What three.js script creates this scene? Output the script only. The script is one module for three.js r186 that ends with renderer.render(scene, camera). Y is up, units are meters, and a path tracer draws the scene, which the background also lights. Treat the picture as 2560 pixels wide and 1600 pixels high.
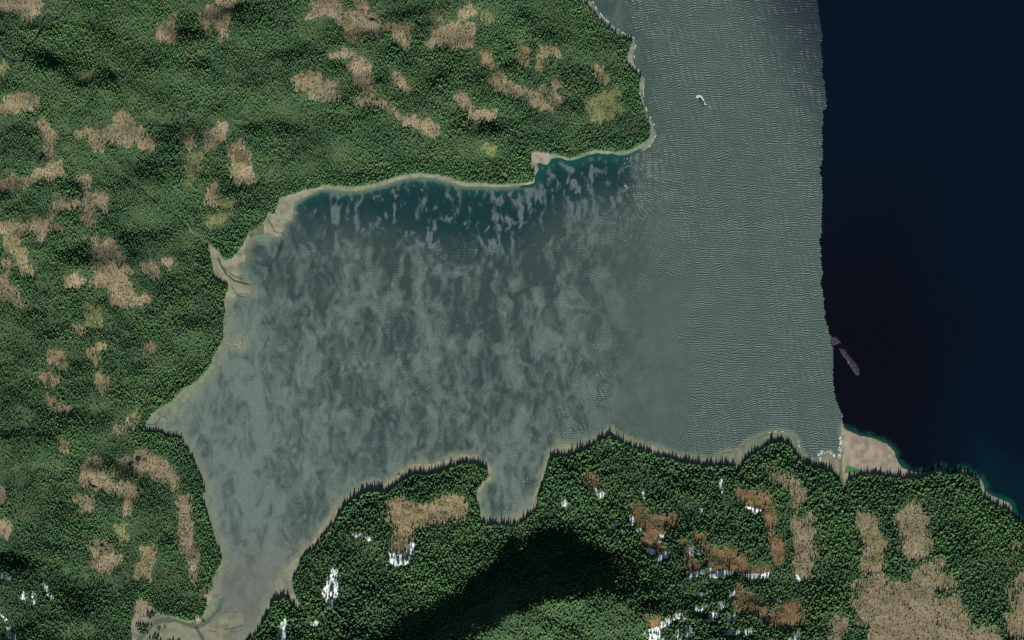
import * as THREE from 'three';
import { mergeGeometries } from 'three/addons/utils/BufferGeometryUtils.js';

// ---------------------------------------------------------------- camera, sky, sun, exposure
// One map unit = one pixel of the 2560 x 1600 survey picture; S metres per map unit. x east, z south, y up.
const S = 1.4, MX = 1280, MY = 800;
const HALF = 4 * Math.PI / 180;
const CAM_H = 800 / Math.tan(HALF);                 // map units above the sea
const CAM_DX = -0.10 * CAM_H, CAM_DY = 0.16 * CAM_H; // the viewpoint lies to the south-west, the lens is shifted back
const scene = new THREE.Scene();
const camera = new THREE.PerspectiveCamera(8, 1.6, 100, 60000);
camera.position.set(CAM_DX * S, CAM_H * S, CAM_DY * S);
camera.up.set(0, 0, -1);
camera.lookAt(CAM_DX * S, 0, CAM_DY * S);
camera.setViewOffset(2560, 1600, -CAM_DX, -CAM_DY, 2560, 1600);
camera.updateProjectionMatrix();

{ // clear, thin sky: pale at the horizon, blue above, darker haze below
  const w = 64, h = 32, d = new Float32Array(w * h * 4);
  for (let j = 0; j < h; j++) {
    const e = (j + 0.5) / h * 2 - 1, up = Math.max(0, e), k = Math.pow(1 - up, 2.2);
    const c = [0.024 + 0.050 * k, 0.041 + 0.055 * k, 0.074 + 0.056 * k];
    for (let i = 0; i < w; i++) { const o = (j * w + i) * 4; d[o] = c[0]; d[o + 1] = c[1]; d[o + 2] = c[2]; d[o + 3] = 1; }
  }
  const t = new THREE.DataTexture(d, w, h, THREE.RGBAFormat, THREE.FloatType);
  t.mapping = THREE.EquirectangularReflectionMapping; t.magFilter = THREE.LinearFilter; t.needsUpdate = true;
  scene.background = t; scene.environment = t;
}
const SUN_EL = 37 * Math.PI / 180;
const sun = new THREE.DirectionalLight(new THREE.Color(1.0, 0.97, 0.92), 3.6);
sun.position.set(-0.04 * 9000, Math.sin(SUN_EL) * 9000, Math.cos(SUN_EL) * 9000);
sun.castShadow = true; sun.shadow.mapSize.set(4096, 4096);
Object.assign(sun.shadow.camera, { left: -2400, right: 2400, top: 1800, bottom: -1800, near: 1000, far: 14000 });
scene.add(sun, sun.target);
const renderer = new THREE.WebGLRenderer({ antialias: true });
renderer.toneMapping = THREE.LinearToneMapping;
renderer.toneMappingExposure = 2.0;
renderer.shadowMap.enabled = true;

// ---------------------------------------------------------------- small helpers
function rng(seed) { let a = seed >>> 0; return () => { a = (a + 0x6D2B79F5) | 0; let t = Math.imul(a ^ (a >>> 15), 1 | a); t = (t + Math.imul(t ^ (t >>> 7), 61 | t)) ^ t; return ((t ^ (t >>> 14)) >>> 0) / 4294967296; }; }
const NT = new Float32Array(65536); { const r = rng(7); for (let i = 0; i < 65536; i++) NT[i] = r(); }
function noise(x, y) {
  const xi = Math.floor(x), yi = Math.floor(y); let u = x - xi, v = y - yi;
  u = u * u * (3 - 2 * u); v = v * v * (3 - 2 * v);
  const a = (xi & 255), b = ((xi + 1) & 255), c = (yi & 255) << 8, d = ((yi + 1) & 255) << 8;
  const p = NT[a | c], q = NT[b | c], r = NT[a | d], s = NT[b | d];
  return p + (q - p) * u + (r - p + (p - q - r + s) * u) * v;
}
function fbm(x, y, o = 4) { let a = 0.5, s = 0, t = 0; for (let i = 0; i < o; i++) { s += a * noise(x, y); t += a; a *= 0.5; x = x * 2.03 + 17.3; y = y * 2.03 + 5.7; } return s / t; }
const clamp = (v, a, b) => v < a ? a : v > b ? b : v;
const ss = (a, b, v) => { const t = clamp((v - a) / (b - a), 0, 1); return t * t * (3 - 2 * t); };
const mix = (a, b, t) => a + (b - a) * t;
const mix3 = (a, b, t) => [mix(a[0], b[0], t), mix(a[1], b[1], t), mix(a[2], b[2], t)];
const lin = (c) => c.map((v) => { v /= 255; return v <= 0.04045 ? v / 12.92 : Math.pow((v + 0.055) / 1.055, 2.4); });
const alb = (c) => lin(c).map((v) => v / 1.5); // sunlit picture colour -> base colour at this exposure
const pairs = (f) => { const o = []; for (let i = 0; i < f.length; i += 2) o.push([f[i], f[i + 1]]); return o; };
// outlines were read off 4 x 4 enlargements of the survey picture: column, row, then coordinates in the enlargement
const P = (c, r, ...f) => pairs(f).map(([x, y]) => [c * 640 + x / 3.78, r * 400 + y / 3.78]);
function polySD(poly, x, y) {
  let d = 1e18, inside = false;
  for (let i = 0, j = poly.length - 1; i < poly.length; j = i++) {
    const ax = poly[i][0], ay = poly[i][1], bx = poly[j][0], by = poly[j][1];
    const ex = bx - ax, ey = by - ay, px = x - ax, py = y - ay;
    const t = clamp((px * ex + py * ey) / (ex * ex + ey * ey + 1e-9), 0, 1);
    const qx = px - ex * t, qy = py - ey * t, q = qx * qx + qy * qy;
    if (q < d) d = q;
    if ((ay > y) !== (by > y) && x < (bx - ax) * (y - ay) / (by - ay) + ax) inside = !inside;
  }
  d = Math.sqrt(d); return inside ? d : -d;
}
function lineD(line, x, y) {
  let d = 1e18, at = 0;
  for (let i = 0; i + 1 < line.length; i++) {
    const ax = line[i][0], ay = line[i][1], ex = line[i + 1][0] - ax, ey = line[i + 1][1] - ay, px = x - ax, py = y - ay;
    const t = clamp((px * ex + py * ey) / (ex * ex + ey * ey + 1e-9), 0, 1), q = (px - ex * t) ** 2 + (py - ey * t) ** 2;
    if (q < d) { d = q; at = i + t; }
  }
  return [Math.sqrt(d), at];
}
const used = {};
function numbered(n) { const k = used[n] = (used[n] ?? -1) + 1; return k ? `${n}_${String(k).padStart(3, '0')}` : n; }
function add(o, name, data) { o.name = numbered(name); Object.assign(o.userData, data); o.castShadow = o.receiveShadow = true; o.traverse((c) => { c.castShadow = c.receiveShadow = true; }); scene.add(o); return o; }
const mat = (rgb, rough = 0.95, more = {}) => new THREE.MeshStandardMaterial({ color: new THREE.Color().setRGB(...rgb), roughness: rough, ...more });
function tex(w, h, fn, srgb = true) { // fn(i, j) -> linear rgb
  const d = new Uint8Array(w * h * 4), enc = (v) => { v = clamp(v, 0, 1); return 255 * (srgb ? (v <= 0.0031308 ? v * 12.92 : 1.055 * Math.pow(v, 1 / 2.4) - 0.055) : v); };
  for (let j = 0; j < h; j++) for (let i = 0; i < w; i++) { const c = fn(i, j), o = (j * w + i) * 4; d[o] = enc(c[0]) + 0.5; d[o + 1] = enc(c[1]) + 0.5; d[o + 2] = enc(c[2]) + 0.5; d[o + 3] = 255; }
  const t = new THREE.DataTexture(d, w, h); t.magFilter = THREE.LinearFilter; t.minFilter = THREE.LinearFilter;
  if (srgb) t.colorSpace = THREE.SRGBColorSpace; t.needsUpdate = true; return t;
}

// ---------------------------------------------------------------- the shoreline and the tree line, in picture pixels
const northWater = pairs([1452, -60, 1468, 0, 1478, 2, 1486, 18, 1494, 30, 1507, 46, 1525, 62, 1536, 74, 1552, 79, 1566, 90, 1582, 97, 1587, 106, 1585, 118, 1583, 132, 1582, 152, 1592, 172, 1598, 184, 1608, 193, 1612, 206, 1606, 222, 1605, 240, 1611, 262, 1616, 284, 1628, 303, 1634, 318, 1640, 332, 1634, 346, 1622, 366,
  1617, 373, 1598, 373, 1580, 381, 1560, 389, 1545, 388, 1530, 384, 1516, 386, 1492, 383, 1470, 388, 1450, 396, 1436, 400, 1420, 402, 1405, 396, 1390, 394, 1378, 397, 1374, 407, 1366, 413, 1352, 408, 1342, 408, 1346, 420, 1345, 427, 1338, 440, 1336, 458,
  1320, 462, 1300, 464, 1280, 466, 1248, 468, 1196, 466, 1156, 465, 1129, 457, 1090, 446, 1050, 443, 1037, 444, 1005, 448, 988, 453, 971, 460, 936, 469, 912, 474, 891, 478, 852, 477, 823, 473, 799, 475, 767, 490, 738, 506, 733, 524, 730, 548, 709, 559, 711, 570, 705, 583, 698, 593, 682, 590, 668, 584, 656, 585, 640, 589, 624, 594, 617, 610, 608, 628, 615, 640, 612, 652, 600, 657, 592, 664, 603, 678, 606, 684, 592, 690, 600, 703, 612, 712, 622, 728, 630, 733, 612, 734, 597, 731, 585, 745, 574, 752, 566, 754, 565, 775, 567, 794, 566, 815,
  563, 835, 564, 853, 576, 858, 590, 859, 598, 857, 597, 848, 603, 843, 610, 850, 611, 862, 606, 870, 598, 870, 588, 866, 576, 861, 566, 866, 552, 885, 545, 903, 529, 932, 513, 951, 489, 969, 478, 986, 464, 1005, 452, 1022, 440, 1034, 424, 1038, 414, 1048, 406, 1062, 412, 1080, 418, 1084, 430, 1078, 444, 1078, 452, 1083, 458, 1092, 466, 1110, 489, 1152, 511, 1197, 518, 1216, 516, 1252, 529, 1290, 545, 1348, 558, 1396, 558, 1412, 548, 1428, 541, 1454, 536, 1485, 530, 1500, 524, 1525, 513, 1551, 500, 1570, 512, 1600, 525, 1700, 540, 1900]);
const northLand = [...northWater, [-400, 1900], [-400, -300], [1430, -300]];
const southWater = pairs([560, 1900, 575, 1680, 600, 1600, 622, 1582, 640, 1566, 661, 1541, 669, 1512, 684, 1494, 690, 1478, 688, 1465, 696, 1449, 714, 1425, 738, 1396, 754, 1380, 778, 1356, 804, 1316, 823, 1290, 836, 1263, 865, 1242, 894, 1224, 920, 1206, 957, 1207, 979, 1197, 1010, 1170, 1029, 1160, 1050, 1158, 1076, 1160, 1116, 1147, 1143, 1136, 1160, 1134, 1177, 1139, 1203, 1149, 1222, 1162, 1230, 1176, 1227, 1200, 1212, 1209, 1196, 1237, 1198, 1266, 1207, 1287, 1217, 1298, 1250, 1299, 1280, 1295, 1312, 1277, 1330, 1260, 1331, 1245, 1343, 1219, 1349, 1200, 1357, 1175, 1367, 1144, 1383, 1117, 1397, 1109, 1412, 1107, 1430, 1112, 1449, 1110, 1481, 1099, 1505, 1086, 1526, 1071, 1539, 1080, 1566, 1094, 1597, 1107, 1645, 1117, 1690, 1136, 1730, 1141, 1769, 1147, 1785, 1142, 1804, 1133, 1828, 1128, 1841, 1133, 1846, 1123, 1867, 1104, 1893, 1092, 1920, 1083, 1945, 1080, 1968, 1080, 1983, 1086, 1994, 1102, 1997, 1120, 2010, 1141, 2030, 1152, 2047, 1157, 2055, 1154, 2052, 1138, 2060, 1133, 2074, 1133, 2085, 1142, 2093, 1150, 2100, 1154, 2104, 1131, 2103, 1091, 2104, 1066, 2116, 1075, 2147, 1088, 2184, 1096, 2216, 1109, 2235, 1128, 2243, 1152, 2253, 1168, 2277, 1178, 2295, 1182, 2317, 1181, 2336, 1176, 2341, 1171, 2360, 1171, 2372, 1184, 2392, 1181, 2398, 1172, 2414, 1173, 2424, 1184, 2440, 1189, 2452, 1197, 2459, 1212, 2462, 1226, 2478, 1238, 2500, 1248, 2520, 1255, 2531, 1271, 2534, 1288, 2560, 1311, 2700, 1400, 2960, 1560]);
const southLand = [...southWater, [2960, 1900]];
const northVeg = pairs([-400, -300, 1428, -300, 1450, -60, 1464, 0, 1466, 14, 1474, 22, 1486, 34, 1500, 50, 1517, 66, 1530, 80, 1546, 85, 1560, 96, 1576, 105, 1582, 110, 1579, 118, 1573, 128, 1568, 145, 1566, 160, 1574, 171, 1590, 185, 1600, 195, 1601, 212, 1595, 230, 1601, 246, 1607, 265, 1612, 286, 1623, 306, 1626, 331, 1622, 347, 1612, 358, 1595, 366, 1576, 377, 1545, 381, 1518, 380, 1492, 377, 1470, 381, 1452, 388, 1436, 395, 1420, 399, 1408, 393, 1386, 388, 1360, 384, 1328, 381, 1327, 392, 1328, 405, 1327, 416, 1328, 428, 1335, 431, 1336, 442, 1334, 456, 1306, 461, 1280, 461, 1248, 463, 1196, 459, 1156, 457, 1129, 447, 1090, 438, 1050, 435, 1010, 438, 971, 450, 944, 459, 918, 465, 878, 470, 846, 467, 812, 466, 788, 473, 759, 477, 727, 490, 700, 498, 692, 519, 686, 538, 671, 534, 662, 556, 640, 577, 622, 582, 609, 612, 593, 633, 579, 648, 563, 654, 553, 643, 545, 630, 532, 618, 524, 612, 521, 622, 528, 654, 534, 693, 545, 705, 560, 712, 573, 722, 563, 741, 559, 800, 558, 853, 547, 870, 533, 895, 523, 924, 502, 943, 487, 959, 454, 977, 433, 1006, 401, 1020, 377, 1041, 365, 1059, 363, 1074, 368, 1083, 397, 1083, 408, 1089, 414, 1096, 446, 1096, 452, 1094, 463, 1117, 484, 1154, 503, 1197, 514, 1229, 505, 1248, 511, 1269, 521, 1295, 532, 1332, 545, 1375, 556, 1398, 553, 1410, 540, 1430, 532, 1455, 528, 1482, 518, 1490, 511, 1494, 519, 1512, 510, 1536, 503, 1546, 489, 1552, 471, 1555, 450, 1549, 423, 1541, 397, 1536, 381, 1520, 365, 1513, 352, 1499, 341, 1517, 339, 1536, 331, 1552, 328, 1570, 329, 1600, 325, 1700, 320, 1900, -400, 1900]);
const southVeg = pairs([575, 1900, 590, 1700, 612, 1608, 640, 1590, 656, 1562, 668, 1545, 674, 1520, 684, 1508, 702, 1500, 720, 1500, 730, 1512, 748, 1528, 748, 1518, 735, 1486, 730, 1465, 741, 1435, 749, 1410, 760, 1391, 784, 1376, 809, 1340, 840, 1305, 857, 1276, 877, 1258, 897, 1244, 920, 1234, 944, 1232, 971, 1234, 1004, 1206, 1031, 1190, 1063, 1190, 1095, 1187, 1129, 1171, 1156, 1162, 1182, 1163, 1206, 1172, 1218, 1182, 1221, 1198, 1210, 1209, 1196, 1222, 1190, 1240, 1193, 1266, 1201, 1304, 1206, 1314, 1235, 1316, 1280, 1318, 1306, 1309, 1338, 1280, 1345, 1248, 1358, 1216, 1364, 1190, 1370, 1165, 1383, 1148, 1400, 1144, 1417, 1146, 1439, 1140, 1465, 1127, 1486, 1116, 1502, 1101, 1523, 1094, 1539, 1104, 1558, 1115, 1584, 1123, 1613, 1134, 1645, 1143, 1677, 1151, 1708, 1161, 1743, 1167, 1783, 1169, 1822, 1167, 1836, 1172, 1841, 1186, 1846, 1186, 1853, 1172, 1864, 1152, 1890, 1133, 1920, 1117, 1946, 1109, 1966, 1112, 1979, 1126, 1988, 1143, 2001, 1156, 2010, 1166, 2034, 1174, 2063, 1180, 2082, 1192, 2098, 1204, 2106, 1236, 2113, 1238, 2115, 1206, 2122, 1203, 2150, 1194, 2184, 1188, 2224, 1196, 2261, 1202, 2290, 1200, 2317, 1194, 2343, 1184, 2370, 1192, 2401, 1186, 2423, 1194, 2444, 1204, 2449, 1226, 2458, 1250, 2481, 1266, 2510, 1275, 2528, 1292, 2560, 1320, 2690, 1408, 2960, 1580, 2960, 1900]);

// ---------------------------------------------------------------- land heights on a grid of 4 map units
const G = 4, GX0 = -400, GY0 = -300, GW = 841, GH = 551;
const sdLand = new Float32Array(GW * GH), sdVeg = new Float32Array(GW * GH), hgt = new Float32Array(GW * GH);
function banded(polys, out) { // exact distances near the outline, coarse ones elsewhere
  const K = 8, cw = Math.ceil(GW / K) + 1;
  const sd = (x, y) => { let m = -1e9; for (const p of polys) m = Math.max(m, polySD(p, x, y)); return m; };
  const co = new Float32Array(cw * (Math.ceil(GH / K) + 1));
  for (let j = 0; j * K < GH + K; j++) for (let i = 0; i < cw; i++) if ((j * cw + i) < co.length) co[j * cw + i] = sd(GX0 + i * K * G, GY0 + j * K * G);
  for (let j = 0; j < GH; j++) for (let i = 0; i < GW; i++) {
    const ci = Math.floor(i / K), cj = Math.floor(j / K), u = i / K - ci, v = j / K - cj, o = cj * cw + ci;
    const b = mix(mix(co[o], co[o + 1], u), mix(co[o + cw], co[o + cw + 1], u), v);
    out[j * GW + i] = Math.abs(b) < 70 ? sd(GX0 + i * G, GY0 + j * G) : b;
  }
}
banded([northLand, southLand], sdLand);
southVeg.forEach((p) => { if (p[1] < 1640 && p[0] < 2600) p[1] -= 3.5; });
banded([northVeg, southVeg], sdVeg);
function bil(a, x, y) { const u = clamp((x - GX0) / G, 0, GW - 1.001), v = clamp((y - GY0) / G, 0, GH - 1.001), i = Math.floor(u), j = Math.floor(v), o = j * GW + i; return mix(mix(a[o], a[o + 1], u - i), mix(a[o + GW], a[o + GW + 1], u - i), v - j); }
const table = (t) => (x) => { if (x <= t[0][0]) return t[0][1]; for (let i = 1; i < t.length; i++) if (x <= t[i][0]) { const u = (x - t[i - 1][0]) / (t[i][0] - t[i - 1][0]); return mix(t[i - 1][1], t[i][1], u * u * (3 - 2 * u)); } return t[t.length - 1][1]; };
const ridgeY = table([[600, 1820], [900, 1750], [1050, 1690], [1120, 1655], [1200, 1604], [1280, 1558], [1350, 1530], [1430, 1520], [1500, 1526], [1600, 1545], [1700, 1590], [1900, 1690], [2200, 1760]]);
const ridgeH = table([[560, 20], [760, 62], [900, 92], [1050, 132], [1150, 150], [1350, 148], [1450, 130], [1520, 114], [1600, 106], [1700, 100], [1850, 80], [2000, 48], [2200, 34], [2600, 26]]);
const ridgeW = table([[600, 300], [900, 220], [1050, 160], [1200, 150], [1420, 150], [1490, 190], [1560, 260], [1800, 420], [2200, 420]]);
function landHeight(x, y) {
  const d = bil(sdLand, x, y);
  if (d < 0) return -Math.min(-d * 0.09, 5);
  let h = Math.min(d * 0.07, 1.6);
  const v = Math.max(0, bil(sdVeg, x, y)), rise = 1 - Math.exp(-v / 160);
  if (y < 1080 || x < 560) {
    h += rise * (16 + 34 * fbm(x / 260, y / 220, 3)) + (1 - Math.exp(-v / 60)) * (56 * (fbm(x / 150 + 4, y / 112, 2) - 0.5) + 17 * (fbm(x / 64 + 14, y / 52, 2) - 0.5) - 7 * (1 - Math.abs(2 * fbm(x / 120 + 8, y / 120 + 2, 3) - 1) * 2.4));
    const c = lineD(ravine, x, y)[0]; h -= 9 * Math.exp(-c * c / 240) * rise;
    const sw = ss(1340, 1560, y) * ss(330, 60, x); h += sw * 46 * (0.6 + 0.5 * fbm(x / 110, y / 90, 3));
  } else {
    const t = ridgeY(x) - y, H = ridgeH(x), W = ridgeW(x);
    const q = t > 0 ? clamp(t / W, 0, 1.6) : 0;
    let m = t > 0 ? H * (q < 0.12 ? 1 - q * q * 4.2 : q < 0.62 ? 0.9395 - (q - 0.12) * 1.25 : Math.max(0, 0.3145 - (q - 0.62) * 0.45)) : H - 0.42 * Math.min(-t, 160) * ss(800, 1100, x) * ss(1750, 1500, x);
    if (m < 22) m = 22 * Math.exp((m - 22) / 30);
    const n = (fbm(x / 62 + 9, y / 54 + 3, 4) - 0.5);
    h += Math.min(1, v / 22) * (m * (1 - Math.exp(-v / 34)) + 5 * rise + n * (20 + 0.26 * m) * mix(1, 0.4, ss(1880, 2060, x)));
  }
  return Math.max(h, Math.min(d * 0.07, 1.2));
}
const ravine = pairs([250, 400, 310, 445, 350, 472, 390, 503, 430, 530, 470, 572, 500, 598, 520, 620]);
for (let j = 0; j < GH; j++) for (let i = 0; i < GW; i++) hgt[j * GW + i] = landHeight(GX0 + i * G, GY0 + j * G);
function heightAt(x, y) { // on the very triangles of the terrain sheet
  const u = clamp((x - GX0) / G, 0, GW - 1.001), v = clamp((y - GY0) / G, 0, GH - 1.001), i = Math.floor(u), j = Math.floor(v), a = u - i, b = v - j, o = j * GW + i;
  return a + b <= 1 ? hgt[o] + (hgt[o + 1] - hgt[o]) * a + (hgt[o + GW] - hgt[o]) * b : hgt[o + GW + 1] + (hgt[o + GW] - hgt[o + GW + 1]) * (1 - a) + (hgt[o + 1] - hgt[o + GW + 1]) * (1 - b);
}
function slopeNormal(x, y) { const e = 4, dx = (heightAt(x + e, y) - heightAt(x - e, y)) / (2 * e), dy = (heightAt(x, y + e) - heightAt(x, y - e)) / (2 * e), l = 1 / Math.hypot(dx, dy, 1); return [-dx * l, l, -dy * l]; }
// a picture pixel gives a direction; the land it meets gives the place
function toMap([px, py]) { let x = px, y = py; for (let k = 0; k < 4; k++) { const f = Math.max(0, heightAt(x, y)) / CAM_H; x = px * (1 - f) + (MX + CAM_DX) * f; y = py * (1 - f) + (MY + CAM_DY) * f; } return [x, y]; }
const wx = (x) => (x - MX) * S, wz = (y) => (y - MY) * S;

// ---------------------------------------------------------------- terrain sheet
{
  const pos = new Float32Array(GW * GH * 3), nor = new Float32Array(GW * GH * 3), uv = new Float32Array(GW * GH * 2), idx = new Uint32Array((GW - 1) * (GH - 1) * 6);
  for (let j = 0; j < GH; j++) for (let i = 0; i < GW; i++) {
    const o = j * GW + i, x = GX0 + i * G, y = GY0 + j * G, n = slopeNormal(x, y);
    pos.set([wx(x), hgt[o] * S, wz(y)], o * 3); nor.set(n, o * 3); uv.set([x / 340, y / 340], o * 2);
  }
  let k = 0;
  for (let j = 0; j < GH - 1; j++) for (let i = 0; i < GW - 1; i++) { const o = j * GW + i; idx.set([o, o + GW, o + 1, o + 1, o + GW, o + GW + 1], k); k += 6; }
  const g = new THREE.BufferGeometry();
  g.setAttribute('position', new THREE.BufferAttribute(pos, 3)); g.setAttribute('normal', new THREE.BufferAttribute(nor, 3)); g.setAttribute('uv', new THREE.BufferAttribute(uv, 2)); g.setIndex(new THREE.BufferAttribute(idx, 1));
  const floor = tex(1024, 1024, (i, j) => {
    const a = fbm(i / 6, j / 6, 3), b = fbm(i / 70 + 40, j / 70, 3), g1 = [0.020, 0.050, 0.018], g2 = [0.058, 0.080, 0.034];
    return mix3(g1, g2, clamp(a * 0.7 + b * 0.9 - 0.4, 0, 1));
  });
  floor.wrapS = floor.wrapT = THREE.MirroredRepeatWrapping;
  add(new THREE.Mesh(g, new THREE.MeshStandardMaterial({ map: floor, roughness: 1 })), 'terrain', { kind: 'structure', label: 'dark mossy forest floor of the hilly coast under the trees' });
}

// ---------------------------------------------------------------- water
const seam = [[2047, -300], ...P(3, 0, 470, 0, 470, 100, 490, 220, 510, 330, 495, 420, 515, 560, 520, 680, 540, 830, 550, 1020, 525, 1060, 515, 1300, 520, 1512), ...P(3, 1, 490, 70, 505, 200, 515, 350, 505, 500, 515, 640, 485, 770, 500, 900, 515, 1080, 500, 1160, 525, 1300, 540, 1512), ...P(3, 2, 575, 110, 600, 170, 590, 220, 615, 270, 610, 400, 625, 640, 640, 750, 670, 830, 700, 920, 720, 1010), [2112, 1080], [2112, 1900]];
const seamAt = table(seam.map(([x, y]) => [y, x]));
const TX0 = 320, TY0 = -80, TWID = 1820, THEI = 1720, TW = 2048, TH = 1936;
const TRAIN = [[5.6, 0.03, 1], [6.6, 0.30, 0.7], [5.0, -0.30, 0.8], [4.4, 0.55, 0.6], [4.1, -0.50, 0.6], [8.5, -0.12, 0.35]];
function waveAt(x, y) { // wave trains run south off the open water and swing round the northern point into the bay
  const k = ss(370, 640, y), dx = Math.min(0, x - 1750) * k, dy = y - 450;
  const inB = ss(1760, 1500, x) * k;
  const w = 7 * (noise(x / 60, y / 60) - 0.5) + 2.2 * (noise(x / 17 + 8, y / 13) - 0.5);
  const c = -bil(sdLand, x, y), coast = y < 380 && x < 1760 ? Math.exp(-c / 26) * 22 : 0;
  const ph = (k > 0.001 ? Math.hypot(dx, Math.max(dy, 0)) + Math.min(dy, 0) : dy) + w - coast;
  const R = Math.hypot(dx, Math.max(dy, 1)), arc = mix(x - 1750, x > 1750 ? x - 1750 : Math.atan2(dx, Math.max(dy, 1)) * R, k);
  const sc = mix(1, 0.72, inB); let h = 0;
  for (let q = 0; q < 6; q++) {
    const [L, sp, am] = TRAIN[q], a = noise(x / (18 + 5 * q) + 31 * q, y / (9 + 3 * q) + 7 * q);
    h += am * (0.15 + 1.7 * a * a) * Math.sin((ph * Math.cos(sp) + arc * Math.sin(sp)) * 6.2832 / (L * sc) + q * 1.9 + 2.5 * noise(x / 31 + q * 9, y / 27));
  }
  h = h * 0.85 + 0.10 * h * Math.abs(h) + 0.75 * (noise(x / 1.7, y / 1.2) - 0.5) + 0.6 * (noise(x / 3.1 + 31, y / 1.9) - 0.5);
  const north = 1 - ss(40, 210, y - mix(455, 395, ss(1250, 1430, x)));
  let amp = mix(0.5, 1, ss(1330, 1680, x)) * mix(1, 0.55, ss(1100, 600, x)) * mix(1, 0.6, ss(900, 1250, y) * ss(1500, 1100, x));
  amp *= 1 - 0.85 * north * ss(1600, 1520, x); amp *= 1 - 0.45 * ss(0, 1, (x - 1765 - Math.max(0, y) * 0.52) / 270); amp *= ss(-1, 9, c) * mix(1, 0.5, ss(1250, 1500, y));
  return h * amp;
}
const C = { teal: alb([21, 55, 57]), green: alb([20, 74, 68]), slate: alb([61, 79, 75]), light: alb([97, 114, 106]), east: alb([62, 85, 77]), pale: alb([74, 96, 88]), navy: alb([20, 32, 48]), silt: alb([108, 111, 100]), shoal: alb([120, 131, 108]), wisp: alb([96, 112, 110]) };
const tide = pairs([707, 603, 700, 622, 690, 645, 680, 660, 672, 680]);
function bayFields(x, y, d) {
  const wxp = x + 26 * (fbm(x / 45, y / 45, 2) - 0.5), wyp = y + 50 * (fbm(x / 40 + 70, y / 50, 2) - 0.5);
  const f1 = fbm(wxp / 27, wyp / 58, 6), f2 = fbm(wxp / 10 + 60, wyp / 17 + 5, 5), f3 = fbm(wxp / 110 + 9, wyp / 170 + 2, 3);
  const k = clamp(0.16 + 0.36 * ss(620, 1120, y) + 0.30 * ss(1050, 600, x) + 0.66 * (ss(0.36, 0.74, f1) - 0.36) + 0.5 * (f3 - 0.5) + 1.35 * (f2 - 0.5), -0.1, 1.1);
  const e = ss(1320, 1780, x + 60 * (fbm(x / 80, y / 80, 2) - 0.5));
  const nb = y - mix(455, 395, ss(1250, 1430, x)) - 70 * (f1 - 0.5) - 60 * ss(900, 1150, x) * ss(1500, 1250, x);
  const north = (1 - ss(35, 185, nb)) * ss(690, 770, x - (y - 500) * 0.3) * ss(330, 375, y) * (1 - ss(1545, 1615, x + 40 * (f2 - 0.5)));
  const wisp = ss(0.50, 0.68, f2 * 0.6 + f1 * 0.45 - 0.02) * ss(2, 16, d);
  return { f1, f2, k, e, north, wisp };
}
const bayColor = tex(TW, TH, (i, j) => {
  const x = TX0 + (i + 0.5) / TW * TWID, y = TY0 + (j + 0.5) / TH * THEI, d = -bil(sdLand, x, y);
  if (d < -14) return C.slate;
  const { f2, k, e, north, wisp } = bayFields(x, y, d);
  let c = mix3(C.slate, C.light, k);  // pale patches: sun glint off wind-ruffled water, painted into the colour
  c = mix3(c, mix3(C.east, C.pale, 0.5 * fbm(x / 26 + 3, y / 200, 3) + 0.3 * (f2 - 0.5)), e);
  let t = mix3(C.teal, C.green, ss(34, 4, d)); t = mix3(t, C.wisp, 0.8 * wisp);  // wisps over the teal are painted glint of ruffled water too
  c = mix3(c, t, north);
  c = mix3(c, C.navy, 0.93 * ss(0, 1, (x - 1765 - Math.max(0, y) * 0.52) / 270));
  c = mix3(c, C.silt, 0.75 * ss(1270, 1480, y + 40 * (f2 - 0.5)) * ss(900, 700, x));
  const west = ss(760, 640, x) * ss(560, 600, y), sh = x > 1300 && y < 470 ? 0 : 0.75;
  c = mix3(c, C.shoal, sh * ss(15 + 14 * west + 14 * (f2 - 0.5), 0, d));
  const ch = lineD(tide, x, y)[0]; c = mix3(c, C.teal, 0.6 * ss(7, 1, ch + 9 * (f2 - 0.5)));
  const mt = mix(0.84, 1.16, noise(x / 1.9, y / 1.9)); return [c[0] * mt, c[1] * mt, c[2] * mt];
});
const bayRough = tex(1024, 968, (i, j) => { // calm water and water ruffled by gusts
  const x = TX0 + (i + 0.5) / 1024 * TWID, y = TY0 + (j + 0.5) / 968 * THEI, d = -bil(sdLand, x, y);
  if (d < -14) return [0.5, 0.5, 0.5];
  const { f2, k, e, north, wisp } = bayFields(x, y, d);
  const deep = ss(0, 1, (x - 1765 - Math.max(0, y) * 0.52) / 270);
  let r = mix(mix(mix(0.32, 0.68, clamp(k, 0, 1)), 0.6, e), mix(0.30, 0.66, wisp), north); r = mix(r, 0.5, deep); return [r, r, r];
}, false);
const bayBump = tex(TW, TH, (i, j) => { const v = clamp(0.5 + waveAt(TX0 + (i + 0.5) / TW * TWID, TY0 + (j + 0.5) / TH * THEI) / 6, 0, 1); return [v, v, v]; }, false);
const SX0 = 2030, SWID = 930, SY0 = -300, SHEI = 2200;
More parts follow.
